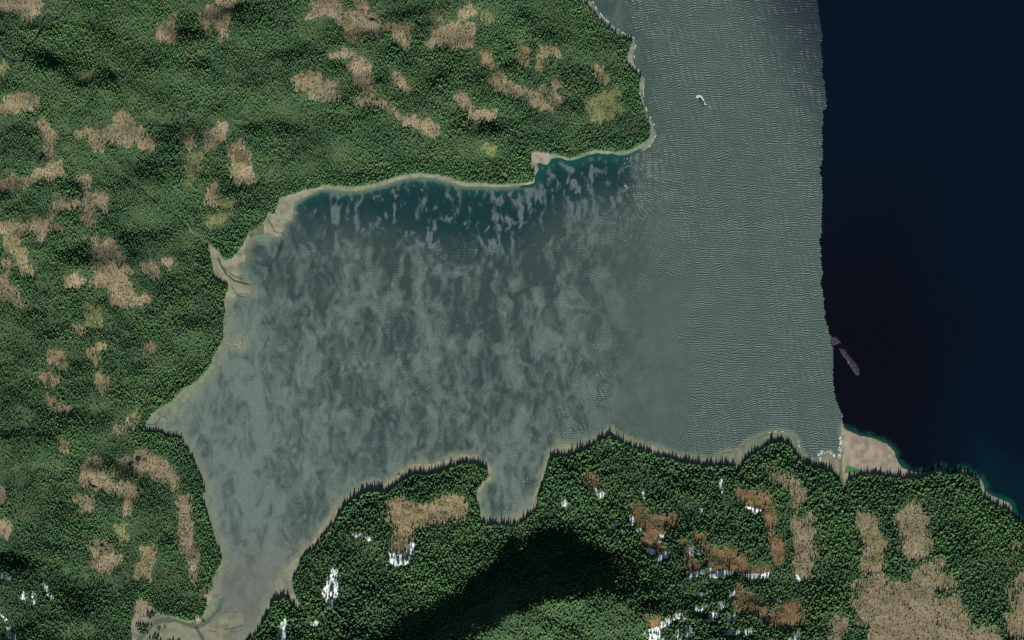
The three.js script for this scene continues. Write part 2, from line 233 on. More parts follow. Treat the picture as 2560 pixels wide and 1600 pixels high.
const seaColor = tex(512, 1024, (i, j) => {
  const x = SX0 + (i + 0.5) / 512 * SWID, y = SY0 + (j + 0.5) / 1024 * SHEI, d = -bil(sdLand, x, y);
  let c = mix3(alb([6, 19, 33]), alb([9, 11, 21]), ss(250, 900, y + 200 * (fbm(x / 200, y / 300, 3) - 0.5)) * ss(2480, 2200, x - 150 * (fbm(x / 160 + 5, y / 160, 2) - 0.5)));
  c = mix3(c, alb([4, 30, 40]), ss(120, 30, d + 50 * (fbm(x / 30, y / 30, 3) - 0.5)) * ss(2390, 2470, x));
  c = mix3(c, alb([22, 74, 66]), 0.9 * ss(17, 1, d + 14 * (fbm(x / 12, y / 9, 3) - 0.5)));
  const m = mix(0.92, 1.08, noise(x / 3, y / 3)); return [c[0] * m, c[1] * m, c[2] * m];
});
{
  const rows = [], r = rng(21); let ty = 0;
  for (let y = -300; y <= 1900; y += 2) { ty = ty * 0.55 + (r() - 0.5) * 4.2; rows.push([y, seamAt(y) + ty + 2 * (noise(y / 9, 3) - 0.5)]); }
  const sheet = (xa, xb, cols, u0, v0, uw, vh) => {
    const p = [], n = [], t = [], ix = [];
    rows.forEach(([y, s], j) => { for (let i = 0; i <= cols; i++) { const a = xa ?? s, b = xb ?? s, x = a + (b - a) * i / cols; p.push(wx(x), 0, wz(y)); n.push(0, 1, 0); t.push((x - u0) / uw, (y - v0) / vh); if (j && i) { const o = j * (cols + 1) + i, q = o - cols - 1; ix.push(q - 1, o - 1, q, q, o - 1, o); } } });
    const g = new THREE.BufferGeometry();
    g.setAttribute('position', new THREE.Float32BufferAttribute(p, 3)); g.setAttribute('normal', new THREE.Float32BufferAttribute(n, 3)); g.setAttribute('uv', new THREE.Float32BufferAttribute(t, 2)); g.setIndex(ix); return g;
  };
  add(new THREE.Mesh(sheet(-400, null, 8, TX0, TY0, TWID, THEI), new THREE.MeshPhysicalMaterial({ map: bayColor, bumpMap: bayBump, bumpScale: 3.0, roughness: 1, roughnessMap: bayRough })), 'bay_water', { kind: 'structure', label: 'grey-green rippled water of the bay with sun glint painted in as pale patches' });
  add(new THREE.Mesh(sheet(null, 2960, 8, SX0, SY0, SWID, SHEI), new THREE.MeshPhysicalMaterial({ map: seaColor, roughness: 0.25, specularIntensity: 0.35 })), 'sea_water', { kind: 'structure', label: 'smooth navy black deep sea east of the bay' });
}

// ---------------------------------------------------------------- sheets laid on the land: beaches, clearings, snow ...
function sheetOn(box, f, lift, rep, step = 2, top = null) {
  const p = [], n = [], t = [], x0 = Math.floor(box[0] / 4) * 4, y0 = Math.floor(box[1] / 4) * 4, w = Math.ceil((box[2] - x0) / step), h = Math.ceil((box[3] - y0) / step);
  const val = new Float32Array((w + 1) * (h + 1));
  for (let j = 0; j <= h; j++) for (let i = 0; i <= w; i++) val[j * (w + 1) + i] = f(x0 + i * step, y0 + j * step);
  const put = (v) => { const z = top ? top(v[0], v[1]) : heightAt(v[0], v[1]); p.push(wx(v[0]), Math.max(z, 0) * S + lift, wz(v[1])); if (!top) n.push(...slopeNormal(v[0], v[1])); t.push(v[0] * S / rep, v[1] * S / rep); };
  const tri = (a, b, c) => {
    const q = [a, b, c], o = [];
    for (let k = 0; k < 3; k++) { const u = q[k], v = q[(k + 1) % 3]; if (u[2] >= 0) o.push(u); if ((u[2] >= 0) !== (v[2] >= 0)) { const m = u[2] / (u[2] - v[2]); o.push([mix(u[0], v[0], m), mix(u[1], v[1], m), 0]); } }
    for (let k = 1; k + 1 < o.length; k++) { put(o[0]); put(o[k]); put(o[k + 1]); }
  };
  for (let j = 0; j < h; j++) for (let i = 0; i < w; i++) {
    const o = j * (w + 1) + i, x = x0 + i * step, y = y0 + j * step, a = val[o], b = val[o + 1], c = val[o + w + 1], d = val[o + w + 2];
    if (a < 0 && b < 0 && c < 0 && d < 0) continue;
    tri([x, y, a], [x, y + step, c], [x + step, y, b]); tri([x + step, y, b], [x, y + step, c], [x + step, y + step, d]);
  }
  if (!p.length) return null;
  const g = new THREE.BufferGeometry();
  g.setAttribute('position', new THREE.Float32BufferAttribute(p, 3)); g.setAttribute('uv', new THREE.Float32BufferAttribute(t, 2));
  if (top) g.computeVertexNormals(); else g.setAttribute('normal', new THREE.Float32BufferAttribute(n, 3));
  return g;
}
function wrap(t) { t.wrapS = t.wrapT = THREE.MirroredRepeatWrapping; return t; }
const bogTex = wrap(tex(1024, 1024, (i, j) => { const a = fbm(i / 6, j / 6, 4), b = fbm(i / 60 + 9, j / 60, 4), s = noise(i / 2.2, j / 2.2); let c = mix3([0.52, 0.50, 0.40], [0.98, 0.955, 0.90], clamp(0.3 + (a - 0.5) * 1.6 + 0.5 * s, 0, 1)); c = mix3(c, [0.62, 0.66, 0.42], 0.7 * ss(0.52, 0.72, b)); return mix3(c, [0.22, 0.26, 0.14], 0.85 * ss(0.60, 0.72, fbm(i / 5 + 50, j / 7, 2))); }));
const sandTex = wrap(tex(1024, 1024, (i, j) => { const a = fbm(i / 40, j / 40, 5), b = fbm(i / 9 + 30, j / 5, 3), s = noise(i / 1.5, j / 1.5); let c = mix3([0.56, 0.60, 0.54], [1, 0.98, 0.93], clamp(a * 2.2 - 0.55, 0, 1)); c = mix3(c, [0.58, 0.60, 0.50], 0.5 * ss(0.58, 0.75, b)); const m = 0.92 + 0.13 * s; return [c[0] * m, c[1] * m, c[2] * m]; }));
const snowTex = wrap(tex(512, 512, (i, j) => { const a = fbm(i / 12, j / 12, 4), m = 0.9 + 0.1 * a; return mix3([0.9 * m, 0.92 * m, 0.96 * m], [0.30, 0.30, 0.22], 0.9 * ss(0.52, 0.64, fbm(i / 9 + 9, j / 9, 3))); }));
const rockTex = wrap(tex(512, 512, (i, j) => { const a = fbm(i / 10, j / 10, 5), b = fbm(i / 3, j / 3, 2); return mix3([0.25, 0.25, 0.28], [1, 0.95, 0.95], clamp(a * 1.2 + b * 0.6 - 0.4, 0, 1)); }));
const surf = (rgb, map, more = {}) => new THREE.MeshStandardMaterial({ color: new THREE.Color().setRGB(...rgb), map, roughness: 0.97, ...more });
const M = {
  tan: surf(alb([164, 148, 126]), bogTex), gold: surf(alb([130, 138, 94]), bogTex), russet: surf(alb([158, 122, 92]), bogTex), ochre: surf(alb([164, 146, 118]), bogTex),
  sand: surf(alb([156, 154, 134]), sandTex), wetSand: surf(alb([130, 140, 122]), sandTex), spit: surf(alb([172, 158, 144]), sandTex), grit: surf(alb([146, 150, 134]), sandTex), flat: surf(alb([142, 143, 122]), sandTex),
  snow: surf([0.74, 0.76, 0.79], snowTex, { roughness: 0.8 }), rock: surf(alb([66, 62, 72]), rockTex), foam: surf([0.50, 0.54, 0.52], sandTex), meadow: surf(alb([76, 130, 74]), sandTex), stream: mat(alb([18, 32, 38]), 0.95), creekBed: surf(alb([128, 122, 102]), sandTex), channel: mat(alb([70, 78, 56]), 0.9), river: surf(alb([88, 104, 95]), sandTex, { roughness: 0.9 }), pond: mat(alb([16, 26, 30]), 0.2),
};
const bbox = (poly, m) => { let a = 1e9, b = 1e9, c = -1e9, d = -1e9; for (const [x, y] of poly) { a = Math.min(a, x); b = Math.min(b, y); c = Math.max(c, x); d = Math.max(d, y); } return [a - m, b - m, c + m, d + m]; };
const structure = (g, m, name, label) => g && add(new THREE.Mesh(g, m), name, { kind: 'structure', label });

// beaches: between the water's edge and the first trees
const beachF = (x, y) => Math.min(bil(sdLand, x, y) - 0.2 + 2.2 * (noise(x / 5, y / 5) - 0.5), 2.2 - bil(sdVeg, x, y) + 1.6 * (noise(x / 4 + 9, y / 4) - 0.5));
const beaches = [
  [[1436, -120, 1660, 368], 'grit', 'narrow grey shingle beach along the straight eastern coast of the headland'],
  [[1372, 368, 1660, 420], 'grit', 'thin pebbly shore under the wooded point on the north side of the bay'],
  [[1316, 368, 1372, 462], 'spit', 'small hooked sand beach in the corner of the northern shore'],
  [[740, 425, 1316, 512], 'sand', 'long pale ribbon of sand curving along the north shore of the bay'],
  [[624, 472, 740, 612], 'sand', 'wide sand fan cut by a dark channel at the north-west corner of the bay'],
  [[492, 560, 660, 764], 'sand', 'braided sand and mud delta of the ravine stream'],
  [[540, 764, 624, 880], 'wetSand', 'greenish mud shore with a sand spit reaching the tree islet'],
  [[356, 880, 556, 1100], 'wetSand', 'broad greenish mud beach narrowing to a cove on the western shore'],
  [[440, 1100, 580, 1436], 'wetSand', 'straight thin mud shore below the dense western wood'],
  [[318, 1436, 600, 1720], 'flat', 'tan river delta flats with scattered dark trees'],
  [[596, 1188, 1000, 1720], 'sand', 'sandy shore below the tree shadows on the south side of the estuary'],
  [[1000, 1124, 1240, 1216], 'sand', 'thin sand edge around the blunt wooded headland beside the cove'],
  [[1184, 1216, 1360, 1330], 'sand', 'sand rim of the small square cove'],
  [[1340, 1060, 1770, 1216], 'sand', 'light strip of sand below the pointed southern headland'],
  [[1770, 1070, 2052, 1200], 'wetSand', 'curved beach bulging around a wooded knoll beside a creek'],
  [[2048, 1120, 2106, 1260], 'flat', 'rounded gravel bar beside the mouth of the straight creek'],
  [[2098, 1050, 2296, 1260], 'spit', 'large smooth tan sand spit reaching into the dark sea'],
  [[2296, 1150, 2700, 1420], 'grit', 'rough pale rocky shore facing the dark sea'],
];
for (const [b, m, label] of beaches) structure(sheetOn(b, (x, y) => Math.min(beachF(x, y), x - b[0], b[2] - x, y - b[1], b[3] - y), 0.35, 420), M[m], 'beach', label);

{ const isl = pairs([597, 849, 603, 843, 609, 849, 612, 860, 607, 870, 598, 871, 594, 864]), neck = pairs([560, 855, 576, 859, 590, 861, 600, 862]);
  structure(sheetOn([552, 836, 622, 880], (x, y) => Math.max(polySD(isl, x, y), 2.4 - lineD(neck, x, y)[0]) + 1.6 * (noise(x / 4, y / 4) - 0.5), 0.5, 300, 1), M.sand, 'sand_islet', 'tiny sand islet with three trees joined to the shore by a thin spit'); }
const clear = new Float32Array(1500 * 1000).fill(-99); const CX0 = -140, CY0 = -100; // 2-unit grid: how far inside a clearing
const clearAt = (x, y) => { const i = Math.round((x - CX0) / 2), j = Math.round((y - CY0) / 2); return i < 0 || j < 0 || i >= 1500 || j >= 1000 ? -99 : clear[j * 1500 + i]; };
function openUp(poly, f, m = 26) { const b = bbox(poly, m); for (let j = Math.max(0, Math.floor((b[1] - CY0) / 2)); j < Math.min(1000, (b[3] - CY0) / 2); j++) for (let i = Math.max(0, Math.floor((b[0] - CX0) / 2)); i < Math.min(1500, (b[2] - CX0) / 2); i++) { const v = f(CX0 + i * 2, CY0 + j * 2), o = j * 1500 + i; if (v > clear[o]) clear[o] = v; } }

const cutG = new Uint8Array(1500 * 1000);
function cutOut(line, w) { const b = bbox(line, w + 2); for (let j = Math.max(0, Math.floor((b[1] - CY0) / 2)); j < Math.min(1000, (b[3] - CY0) / 2); j++) for (let i = Math.max(0, Math.floor((b[0] - CX0) / 2)); i < Math.min(1500, (b[2] - CX0) / 2); i++) if (lineD(line, CX0 + i * 2, CY0 + j * 2)[0] < w) cutG[j * 1500 + i] = 1; }
const isCut = (x, y) => { const i = Math.round((x - CX0) / 2), j = Math.round((y - CY0) / 2); return i >= 0 && j >= 0 && i < 1500 && j < 1000 && cutG[j * 1500 + i] === 1; };
// estuary flats, meadows, streams
const flats = [
  [pairs([557, 1535, 580, 1531, 605, 1533, 611, 1543, 609, 1559, 592, 1567, 572, 1573, 590, 1585, 579, 1600, 585, 1660, 508, 1660, 510, 1600, 496, 1580, 514, 1562, 542, 1545]), 'flat', 'tidal mud flat in the middle of the estuary'],
  [pairs([538, 1486, 557, 1491, 549, 1510, 543, 1528, 530, 1545, 512, 1556, 516, 1530, 525, 1508]), 'wetSand', 'narrow greenish mud bank beside the river mouth'],
  [pairs([690, 1450, 720, 1425, 738, 1432, 730, 1462, 728, 1486, 712, 1482, 692, 1476]), 'flat', 'triangular mud fan at the mouth of the southern creek'],
];
for (const [poly, m, label] of flats) structure(sheetOn(bbox(poly, 8), (x, y) => polySD(poly, x, y) + 7 * (fbm(x / 9, y / 9, 3) - 0.5), 0.5, 420), M[m], 'tidal_flat', label);
const meadowPolys = [];
const meadows = [[P(3, 2, 745, 1372, 870, 1412, 840, 1440, 718, 1448), 'bright green salt meadow between the sand spit and the trees'], [P(3, 2, 606, 1448, 692, 1464, 708, 1512, 722, 1640, 702, 1640, 680, 1540), 'narrow bright green meadow along the straight creek']];
for (const [poly, label] of meadows) { const q = poly.map(toMap); structure(sheetOn(bbox(q, 5), (x, y) => polySD(q, x, y) + 1.5 * (noise(x / 5, y / 5) - 0.5), 0.65, 90), M.meadow, 'meadow', label); meadowPolys.push(q); }
const ribbons = [
  [P(0, 0, 700, -40, 660, 30, 600, 90, 560, 170, 490, 165, 460, 120, 420, 150, 390, 210, 380, 290, 330, 370, 260, 420, 235, 490, 220, 580, 150, 575, 90, 560, 40, 520, 0, 470, -200, 380), 2.6, 'stream', 'river', 'dark winding stream through the wood with a single loop', 2.8],
  [[[306, 438], [322, 452], [338, 468], [356, 474], [372, 490], [390, 503], [402, 521], [424, 527], [440, 536], [456, 556], [470, 570]], 1.3, 'stream', 'creek', 'dark stream half hidden in the forest ravine', 1.6],
  [[[468, 568], [482, 584], [498, 594], [508, 604], [518, 614], [526, 624]], 2.2, 'creekBed', 'creek', 'pale stony stream bed entering the braided delta', 2.6],
  [P(0, 3, 1245, 1620, 1330, 1490, 1400, 1410, 1470, 1345, 1560, 1320, 1660, 1330, 1760, 1365, 1850, 1390, 1900, 1370, 1990, 1310, 2070, 1220, 2100, 1130), 6.5, 'river', 'river', 'grey-green river curving through the tan delta flats', 6],
  [P(0, 3, 1850, 1385, 1880, 1440, 1920, 1512, 1940, 1620), 4.5, 'river', 'river', 'short river branch running out of the delta over the flats', 5],
  [P(1, 3, 300, 1090, 330, 1130, 350, 1180, 400, 1235), 3, 'creekBed', 'creek', 'pale gravel creek bed entering the trees beside the estuary', 4],
  [P(2, 2, 2120, 1260, 2110, 1310, 2135, 1420), 2.2, 'creekBed', 'creek', 'short sandy creek cutting the curved beach', 3],
  [P(3, 2, 640, 1290, 680, 1340, 690, 1420, 705, 1500, 720, 1560, 728, 1635), 2.6, 'creekBed', 'creek', 'straight brown creek running from the forest past the green meadow', 3.5],
  [P(0, 1, 2060, 920, 2090, 1000, 2140, 1080, 2210, 1140, 2290, 1165, 2360, 1180), 2.6, 'channel', 'tidal_channel', 'dark curved tidal channel across the braided delta', 0],
  [P(1, 1, 115, 555, 150, 620, 180, 680, 245, 690, 265, 715), 1.3, 'channel', 'tidal_channel', 'thin dark channel across the wide sand fan', 0],
  [P(0, 2, 1395, 990, 1480, 985, 1510, 930, 1550, 910, 1580, 940), 1.2, 'channel', 'tidal_channel', 'looping dark channel in the muddy cove', 0],
  [pairs([560, 1574, 572, 1572, 590, 1568, 608, 1563]), 0.9, 'channel', 'tidal_channel', 'thin dark channel along the edge of the estuary mud flat', 0],
  [pairs([520, 1575, 530, 1578, 541, 1580]), 0.8, 'channel', 'tidal_channel', 'short dark gully on the estuary mud flat', 0],
  [pairs([697, 1473, 708, 1475, 722, 1480]), 0.9, 'channel', 'tidal_channel', 'dark gully across the triangular mud fan', 0],
  [P(0, 1, 2190, 1190, 2220, 1250, 2260, 1290, 2320, 1300), 1.2, 'channel', 'tidal_channel', 'curved green gully on the outer mud of the braided delta', 0],
  [P(0, 1, 2110, 1010, 2160, 1060, 2230, 1110, 2290, 1125), 1.0, 'channel', 'tidal_channel', 'thin second channel beside the dark curved one', 0],
  [P(3, 3, 1455, 850, 1480, 890, 1530, 900, 1555, 930), 0.9, 'pond', 'creek', 'thin black brook zigzagging over the large tan bog', 0],
  [P(3, 3, 1390, 970, 1410, 990, 1440, 1015), 0.9, 'pond', 'creek', 'short black brook in the large tan bog', 0],
];
for (const [l, w, m, name, label, cut] of ribbons) {
  const q = l.map(toMap);
  structure(sheetOn(bbox(q, w + 6), (x, y) => { const [d, a] = lineD(q, x, y); return w * (0.6 + 0.8 * noise(a * 2.3, 5)) * 0.5 * 1.6 - d + 0.8 * (noise(x / 3, y / 3) - 0.5); }, 0.8, 60, 1), M[m], name, label);
  if (cut) cutOut(q, cut + 0.6);
}

// clearings: bogs and heath
const bogs = [
  ['tan', P(0, 0, 20, -60, 390, -60, 380, 60, 345, 110, 310, 150, 290, 200, 230, 165, 180, 130, 90, 110, 60, 140, 20, 110)],
  ['tan', P(0, 0, 1640, 150, 1665, 230, 1640, 300, 1670, 380, 1600, 385, 1510, 370, 1500, 300, 1530, 230, 1600, 190)],
  ['tan', P(0, 0, 2130, -60, 2220, -60, 2225, 60, 2180, 110, 2130, 130, 2150, 260, 2100, 370, 2080, 330, 2020, 220, 2020, 180, 1960, 200, 1960, 330, 1930, 220, 1890, 130, 1960, 90, 2060, 70)],
  ['tan', P(0, 0, 180, 890, 330, 930, 380, 930, 350, 1010, 300, 1020, 220, 1045, -40, 1050, -40, 1010, 60, 990, 40, 950)],
  ['tan', P(0, 0, 330, 1140, 390, 1150, 440, 1200, 520, 1270, 500, 1350, 480, 1380, 500, 1512, 470, 1490, 430, 1370, 440, 1270, 390, 1200)],
  ['tan', P(0, 0, 1080, 1100, 1200, 1090, 1250, 1200, 1340, 1230, 1370, 1320, 1440, 1330, 1420, 1400, 1340, 1390, 1290, 1340, 1210, 1360, 1050, 1340, 960, 1340, 960, 1420, 900, 1440, 850, 1330, 870, 1250, 760, 1310, 710, 1270, 790, 1240, 950, 1230, 1090, 1190)],
  ['tan', P(0, 0, 2130, 1160, 2120, 1310, 2040, 1390, 1940, 1400, 1960, 1310, 1900, 1270, 1950, 1250, 2060, 1200)],
  ['tan', P(0, 0, 1720, 1290, 1790, 1280, 1830, 1350, 1800, 1390, 1750, 1360)],
  ['ochre', P(0, 0, 2230, 1430, 2350, 1440, 2340, 1512, 2240, 1500)],
  ['gold', P(0, 0, -60, 620, 40, 610, 60, 670, 0, 690, -60, 690)],
  ['gold', P(0, 0, 780, 710, 860, 690, 850, 740, 790, 760)],
  ['tan', P(1, 0, 510, -60, 700, -60, 800, 60, 800, 150, 790, 200, 700, 120, 590, 130, 480, 170, 560, 110)],
  ['tan', P(1, 0, 850, 130, 920, 110, 1030, 130, 1140, 160, 1150, 210, 1130, 330, 1080, 350, 1030, 310, 1000, 370, 960, 360, 990, 300, 930, 280, 890, 300, 930, 380, 860, 350)],
  ['tan', P(1, 0, 930, -50, 1030, -50, 1040, 60, 1000, 110, 960, 60)],
  ['tan', P(1, 0, 1200, 250, 1340, 240, 1390, 215, 1480, 230, 1440, 330, 1420, 460, 1320, 390, 1300, 300, 1220, 270)],
  ['tan', P(1, 0, 1660, 350, 1700, 250, 1780, 240, 1880, 230, 1900, 220, 1950, 100, 1990, 60, 2060, 110, 1960, 170, 1930, 240, 2050, 230, 2060, 360, 2030, 455, 1880, 445, 1800, 430, 1720, 400, 1640, 470, 1620, 440)],
  ['tan', P(1, 0, 890, 520, 940, 515, 1000, 560, 1020, 620, 1080, 640, 1100, 700, 1100, 800, 1150, 850, 1080, 890, 1040, 880, 960, 820, 930, 780, 960, 740, 930, 690, 890, 640)],
  ['tan', P(1, 0, 370, 740, 440, 700, 560, 700, 610, 720, 620, 770, 750, 790, 730, 860, 770, 930, 690, 940, 560, 920, 440, 850, 380, 820)],
  ['tan', P(1, 0, 690, 550, 760, 500, 870, 490, 830, 530, 760, 530)],
  ['tan', P(1, 0, 1290, 700, 1350, 710, 1400, 780, 1440, 840, 1420, 870, 1350, 770, 1290, 740)],
  ['tan', P(1, 0, 960, 940, 1060, 930, 1100, 970, 1180, 950, 1260, 1000, 1330, 1070, 1360, 1110, 1490, 1110, 1560, 1160, 1640, 1150, 1700, 1190, 1710, 1250, 1680, 1275, 1600, 1250, 1510, 1190, 1420, 1160, 1370, 1120, 1310, 1060, 1200, 1010, 960, 980)],
  ['tan', P(1, 0, 1890, 900, 1980, 880, 2000, 980, 2050, 1010, 2050, 1070, 2140, 1090, 2250, 1060, 2230, 1110, 2150, 1130, 2100, 1190, 2030, 1130, 2010, 1060, 1940, 1010)],
  ['ochre', P(1, 0, 2140, 490, 2200, 500, 2220, 640, 2170, 620)],
  ['tan', P(1, 0, 2240, 700, 2320, 700, 2360, 800, 2340, 860, 2260, 850, 2230, 760)],
  ['gold', P(1, 0, 2170, 1380, 2250, 1400, 2230, 1440, 2190, 1430)],
  ['gold', P(1, 0, 1670, 110, 1720, 100, 1740, 200, 1690, 240, 1660, 180)],
  ['gold', P(1, 0, 2160, 130, 2220, 130, 2230, 220, 2180, 220)],
  ['ochre', P(2, 0, 60, 430, 150, 470, 140, 500, 80, 470)], ['ochre', P(2, 0, 80, 540, 140, 540, 140, 600, 90, 610)],
  ['ochre', P(2, 0, 270, 450, 400, 460, 420, 510, 340, 530, 280, 600, 280, 670, 250, 640, 260, 560)],
  ['tan', P(2, 0, -40, 800, 60, 820, 150, 860, 260, 880, 270, 820, 300, 850, 260, 940, 370, 1020, 370, 1045, 280, 1030, 240, 990, 180, 930, 90, 890, -40, 890)],
  ['tan', P(2, 0, 370, 830, 440, 760, 460, 800, 400, 850, 400, 900, 460, 930, 460, 1000, 380, 960, 360, 930)],
  ['gold', P(2, 0, 690, 960, 800, 940, 850, 880, 940, 870, 1000, 840, 1000, 900, 940, 960, 1040, 1030, 920, 1090, 820, 1150, 760, 1130, 710, 1020)],
  ['ochre', P(2, 0, 810, 630, 850, 640, 860, 720, 920, 760, 850, 770)],
  ['tan', P(0, 1, 560, 30, 565, 140, 500, 180, 420, 150, 350, 140, 300, 210, 200, 260, 80, 290, -30, 270, -30, 220, 90, 210, 100, 150, 160, 170, 300, 170, 400, 90, 500, 50)],
  ['tan', P(0, 1, 750, 150, 840, 190, 830, 260, 790, 270, 750, 210)],
  ['tan', P(0, 1, 820, 320, 1010, 320, 1030, 370, 970, 510, 930, 450, 830, 460, 820, 560, 900, 600, 850, 610, 780, 560, 780, 480, 720, 430, 690, 460, 580, 470, 500, 490, 480, 540, 440, 560, 500, 590, 580, 650, 500, 640, 400, 700, 390, 770, 350, 700, 290, 680, 290, 580, 370, 550, 430, 540, 470, 480, 600, 380, 720, 400, 800, 420)],
  ['tan', P(0, 1, 10, 600, 240, 620, 240, 700, 160, 740, 210, 840, 240, 860, 220, 950, 310, 1020, 290, 1090, 240, 1070, 200, 990, 150, 900, 60, 820, 50, 730, 10, 650)],
  ['tan', P(0, 1, 60, 950, 110, 1020, 90, 1070, 50, 1000)],
  ['tan', P(0, 1, -60, 1050, 60, 1110, 40, 1150, 110, 1190, 160, 1280, 220, 1390, 150, 1380, 90, 1330, -60, 1290)],
  ['tan', P(0, 1, 890, 750, 940, 810, 1030, 780, 1100, 770, 1120, 860, 1170, 940, 1230, 1060, 1200, 1070, 1150, 980, 1080, 930, 1040, 920, 1110, 1020, 1200, 1090, 1220, 1200, 1230, 1280, 1300, 1320, 1360, 1290, 1420, 1290, 1400, 1340, 1280, 1360, 1190, 1390, 1050, 1340, 1060, 1270, 1000, 1200, 880, 1180, 920, 1080, 880, 1000, 870, 920, 880, 850)],
  ['tan', P(0, 1, 630, 1130, 730, 1090, 770, 1150, 720, 1200, 650, 1200)],
  ['tan', P(0, 1, 1330, 990, 1440, 980, 1510, 1010, 1480, 1100, 1400, 1070)],
  ['tan', P(0, 1, 1570, 960, 1610, 930, 1630, 980, 1590, 1000)],
  ['gold', P(0, 1, 830, 1370, 870, 1380, 900, 1420, 960, 1420, 950, 1560, 830, 1560)],
  ['tan', P(0, 1, 2180, -120, 2270, -170, 2340, -60, 2350, 60, 2370, 120, 2410, 180, 2340, 230, 2270, 230, 2190, 150)],
  ['tan', P(0, 1, 2030, 220, 2070, 340, 2050, 420, 1980, 440, 1960, 410, 1980, 290)],
  ['gold', P(0, 1, 2080, 400, 2200, 400, 2180, 480, 2130, 520, 2110, 580, 2030, 640, 1970, 610, 1970, 540, 2080, 520, 2120, 470)],
  ['gold', P(0, 1, 1770, -40, 1890, -40, 1870, 140, 1790, 230, 1770, 90)],
  ['ochre', P(0, 2, 695, 65, 770, 75, 775, 115, 700, 100)], ['ochre', P(0, 2, 470, 310, 580, 335, 575, 385, 520, 405, 475, 350)], ['ochre', P(0, 2, 585, 395, 625, 430, 600, 475)],
  ['ochre', P(0, 2, 415, 520, 450, 560, 420, 605, 375, 580)], ['ochre', P(0, 2, 480, 525, 535, 570, 510, 630, 460, 600)], ['ochre', P(0, 2, 920, 225, 970, 240, 950, 280)],
  ['ochre', P(0, 2, 825, 285, 865, 305, 930, 370, 890, 410, 840, 340)], ['ochre', P(0, 2, 1375, 230, 1445, 245, 1435, 290, 1375, 280)], ['ochre', P(0, 2, 445, 735, 520, 745, 510, 815, 455, 795)],
  ['tan', P(0, 2, 520, 800, 680, 830, 620, 880, 560, 850)], ['tan', P(0, 2, 940, 500, 1010, 560, 1000, 640, 950, 680, 920, 610)], ['gold', P(0, 2, 1290, 850, 1300, 910, 1250, 940, 1260, 870)],
  ['tan', P(0, 2, 1290, 930, 1270, 1000, 1150, 1050, 1080, 1040, 1150, 1005)], ['ochre', P(0, 2, 580, 1150, 625, 1180, 625, 1245, 585, 1225)],
  ['tan', P(0, 2, 770, 1410, 900, 1310, 940, 1330, 950, 1420, 1010, 1460, 1100, 1390, 1120, 1340, 1250, 1310, 1270, 1250, 1370, 1240, 1400, 1290, 1500, 1320, 1620, 1400, 1670, 1470, 1660, 1600, 1640, 1610, 1600, 1520, 1520, 1512, 1440, 1460, 1330, 1470, 1200, 1430, 1060, 1470, 1040, 1512, 1060, 1545, 1180, 1545, 1290, 1560, 1280, 1640, 1220, 1740, 1200, 1830, 1170, 1820, 1180, 1720, 1140, 1640, 1050, 1620, 960, 1600, 860, 1570, 790, 1570)],
  ['tan', P(0, 3, 720, 180, 790, 150, 860, 180, 870, 230, 830, 320, 780, 290)],
  ['tan', P(0, 3, 1680, 150, 1780, 150, 1790, 290, 1810, 380, 1800, 500, 1810, 640, 1870, 660, 1840, 720, 1850, 820, 1830, 970, 1810, 960, 1810, 800, 1800, 720, 1720, 690, 1710, 500, 1700, 300)],
  ['tan', P(0, 3, 1340, 650, 1440, 640, 1460, 720, 1440, 800, 1400, 830, 1420, 920, 1320, 910, 1300, 830, 1330, 760)],
  ['gold', P(0, 3, 1100, 470, 1170, 440, 1220, 550, 1140, 590)],
  ['tan', P(0, 3, 860, 600, 960, 570, 1010, 620, 1090, 700, 1140, 760, 1060, 800, 1020, 860, 930, 820, 880, 790, 920, 740, 870, 670)],
  ['tan', P(0, 3, -40, 70, 30, 110, 15, 200, -40, 210)], ['tan', P(0, 3, -40, 360, 50, 390, 90, 490, 40, 540, -40, 510)],
  ['tan', P(0, 3, 1290, 1200, 1330, 1130, 1390, 1190, 1380, 1280, 1340, 1340, 1290, 1290)],
  ['ochre', P(1, 3, 1240, 250, 1290, 170, 1370, 170, 1420, 220, 1500, 250, 1660, 230, 1760, 180, 1850, 160, 1930, 180, 1990, 250, 2010, 310, 1970, 370, 1900, 370, 1800, 360, 1720, 410, 1600, 420, 1530, 450, 1480, 520, 1440, 560, 1450, 640, 1400, 700, 1330, 700, 1290, 640, 1310, 550, 1340, 480, 1300, 420, 1240, 400, 1270, 320)],
  ['russet', P(2, 3, 700, -20, 790, -20, 800, 70, 760, 90, 710, 50)],
  ['russet', P(2, 3, 1110, 320, 1150, 230, 1230, 260, 1290, 310, 1290, 350, 1400, 370, 1530, 330, 1530, 420, 1480, 440, 1420, 470, 1420, 530, 1380, 560, 1400, 620, 1450, 680, 1380, 670, 1260, 640, 1250, 560, 1240, 460, 1180, 430, 1110, 340)],
  ['russet', P(2, 3, 2120, 110, 2200, 130, 2340, 120, 2430, 180, 2470, 300, 2490, 430, 2450, 480, 2410, 420, 2380, 290, 2250, 260, 2190, 200)],
  ['russet', P(2, 3, 1740, 505, 1810, 520, 1780, 575, 1735, 560)], ['russet', P(2, 3, 1610, 585, 1660, 600, 1690, 680, 1750, 800, 1740, 850, 1695, 840, 1655, 700)],
  ['russet', P(2, 3, 1810, 620, 1860, 660, 2000, 670, 2100, 650, 2110, 780, 2230, 700, 2200, 780, 2240, 840, 2419, 860, 2419, 890, 2190, 890, 2090, 850, 1990, 860, 1900, 870, 1860, 830, 1850, 720)],
  ['russet', P(2, 3, 1300, 1415, 1325, 1325, 1395, 1315, 1405, 1370, 1350, 1415)],
  ['russet', P(2, 3, 2100, 1200, 2150, 1010, 2200, 1080, 2300, 1100, 2350, 1160, 2419, 1300, 2400, 1340, 2300, 1250, 2200, 1220, 2130, 1240)],
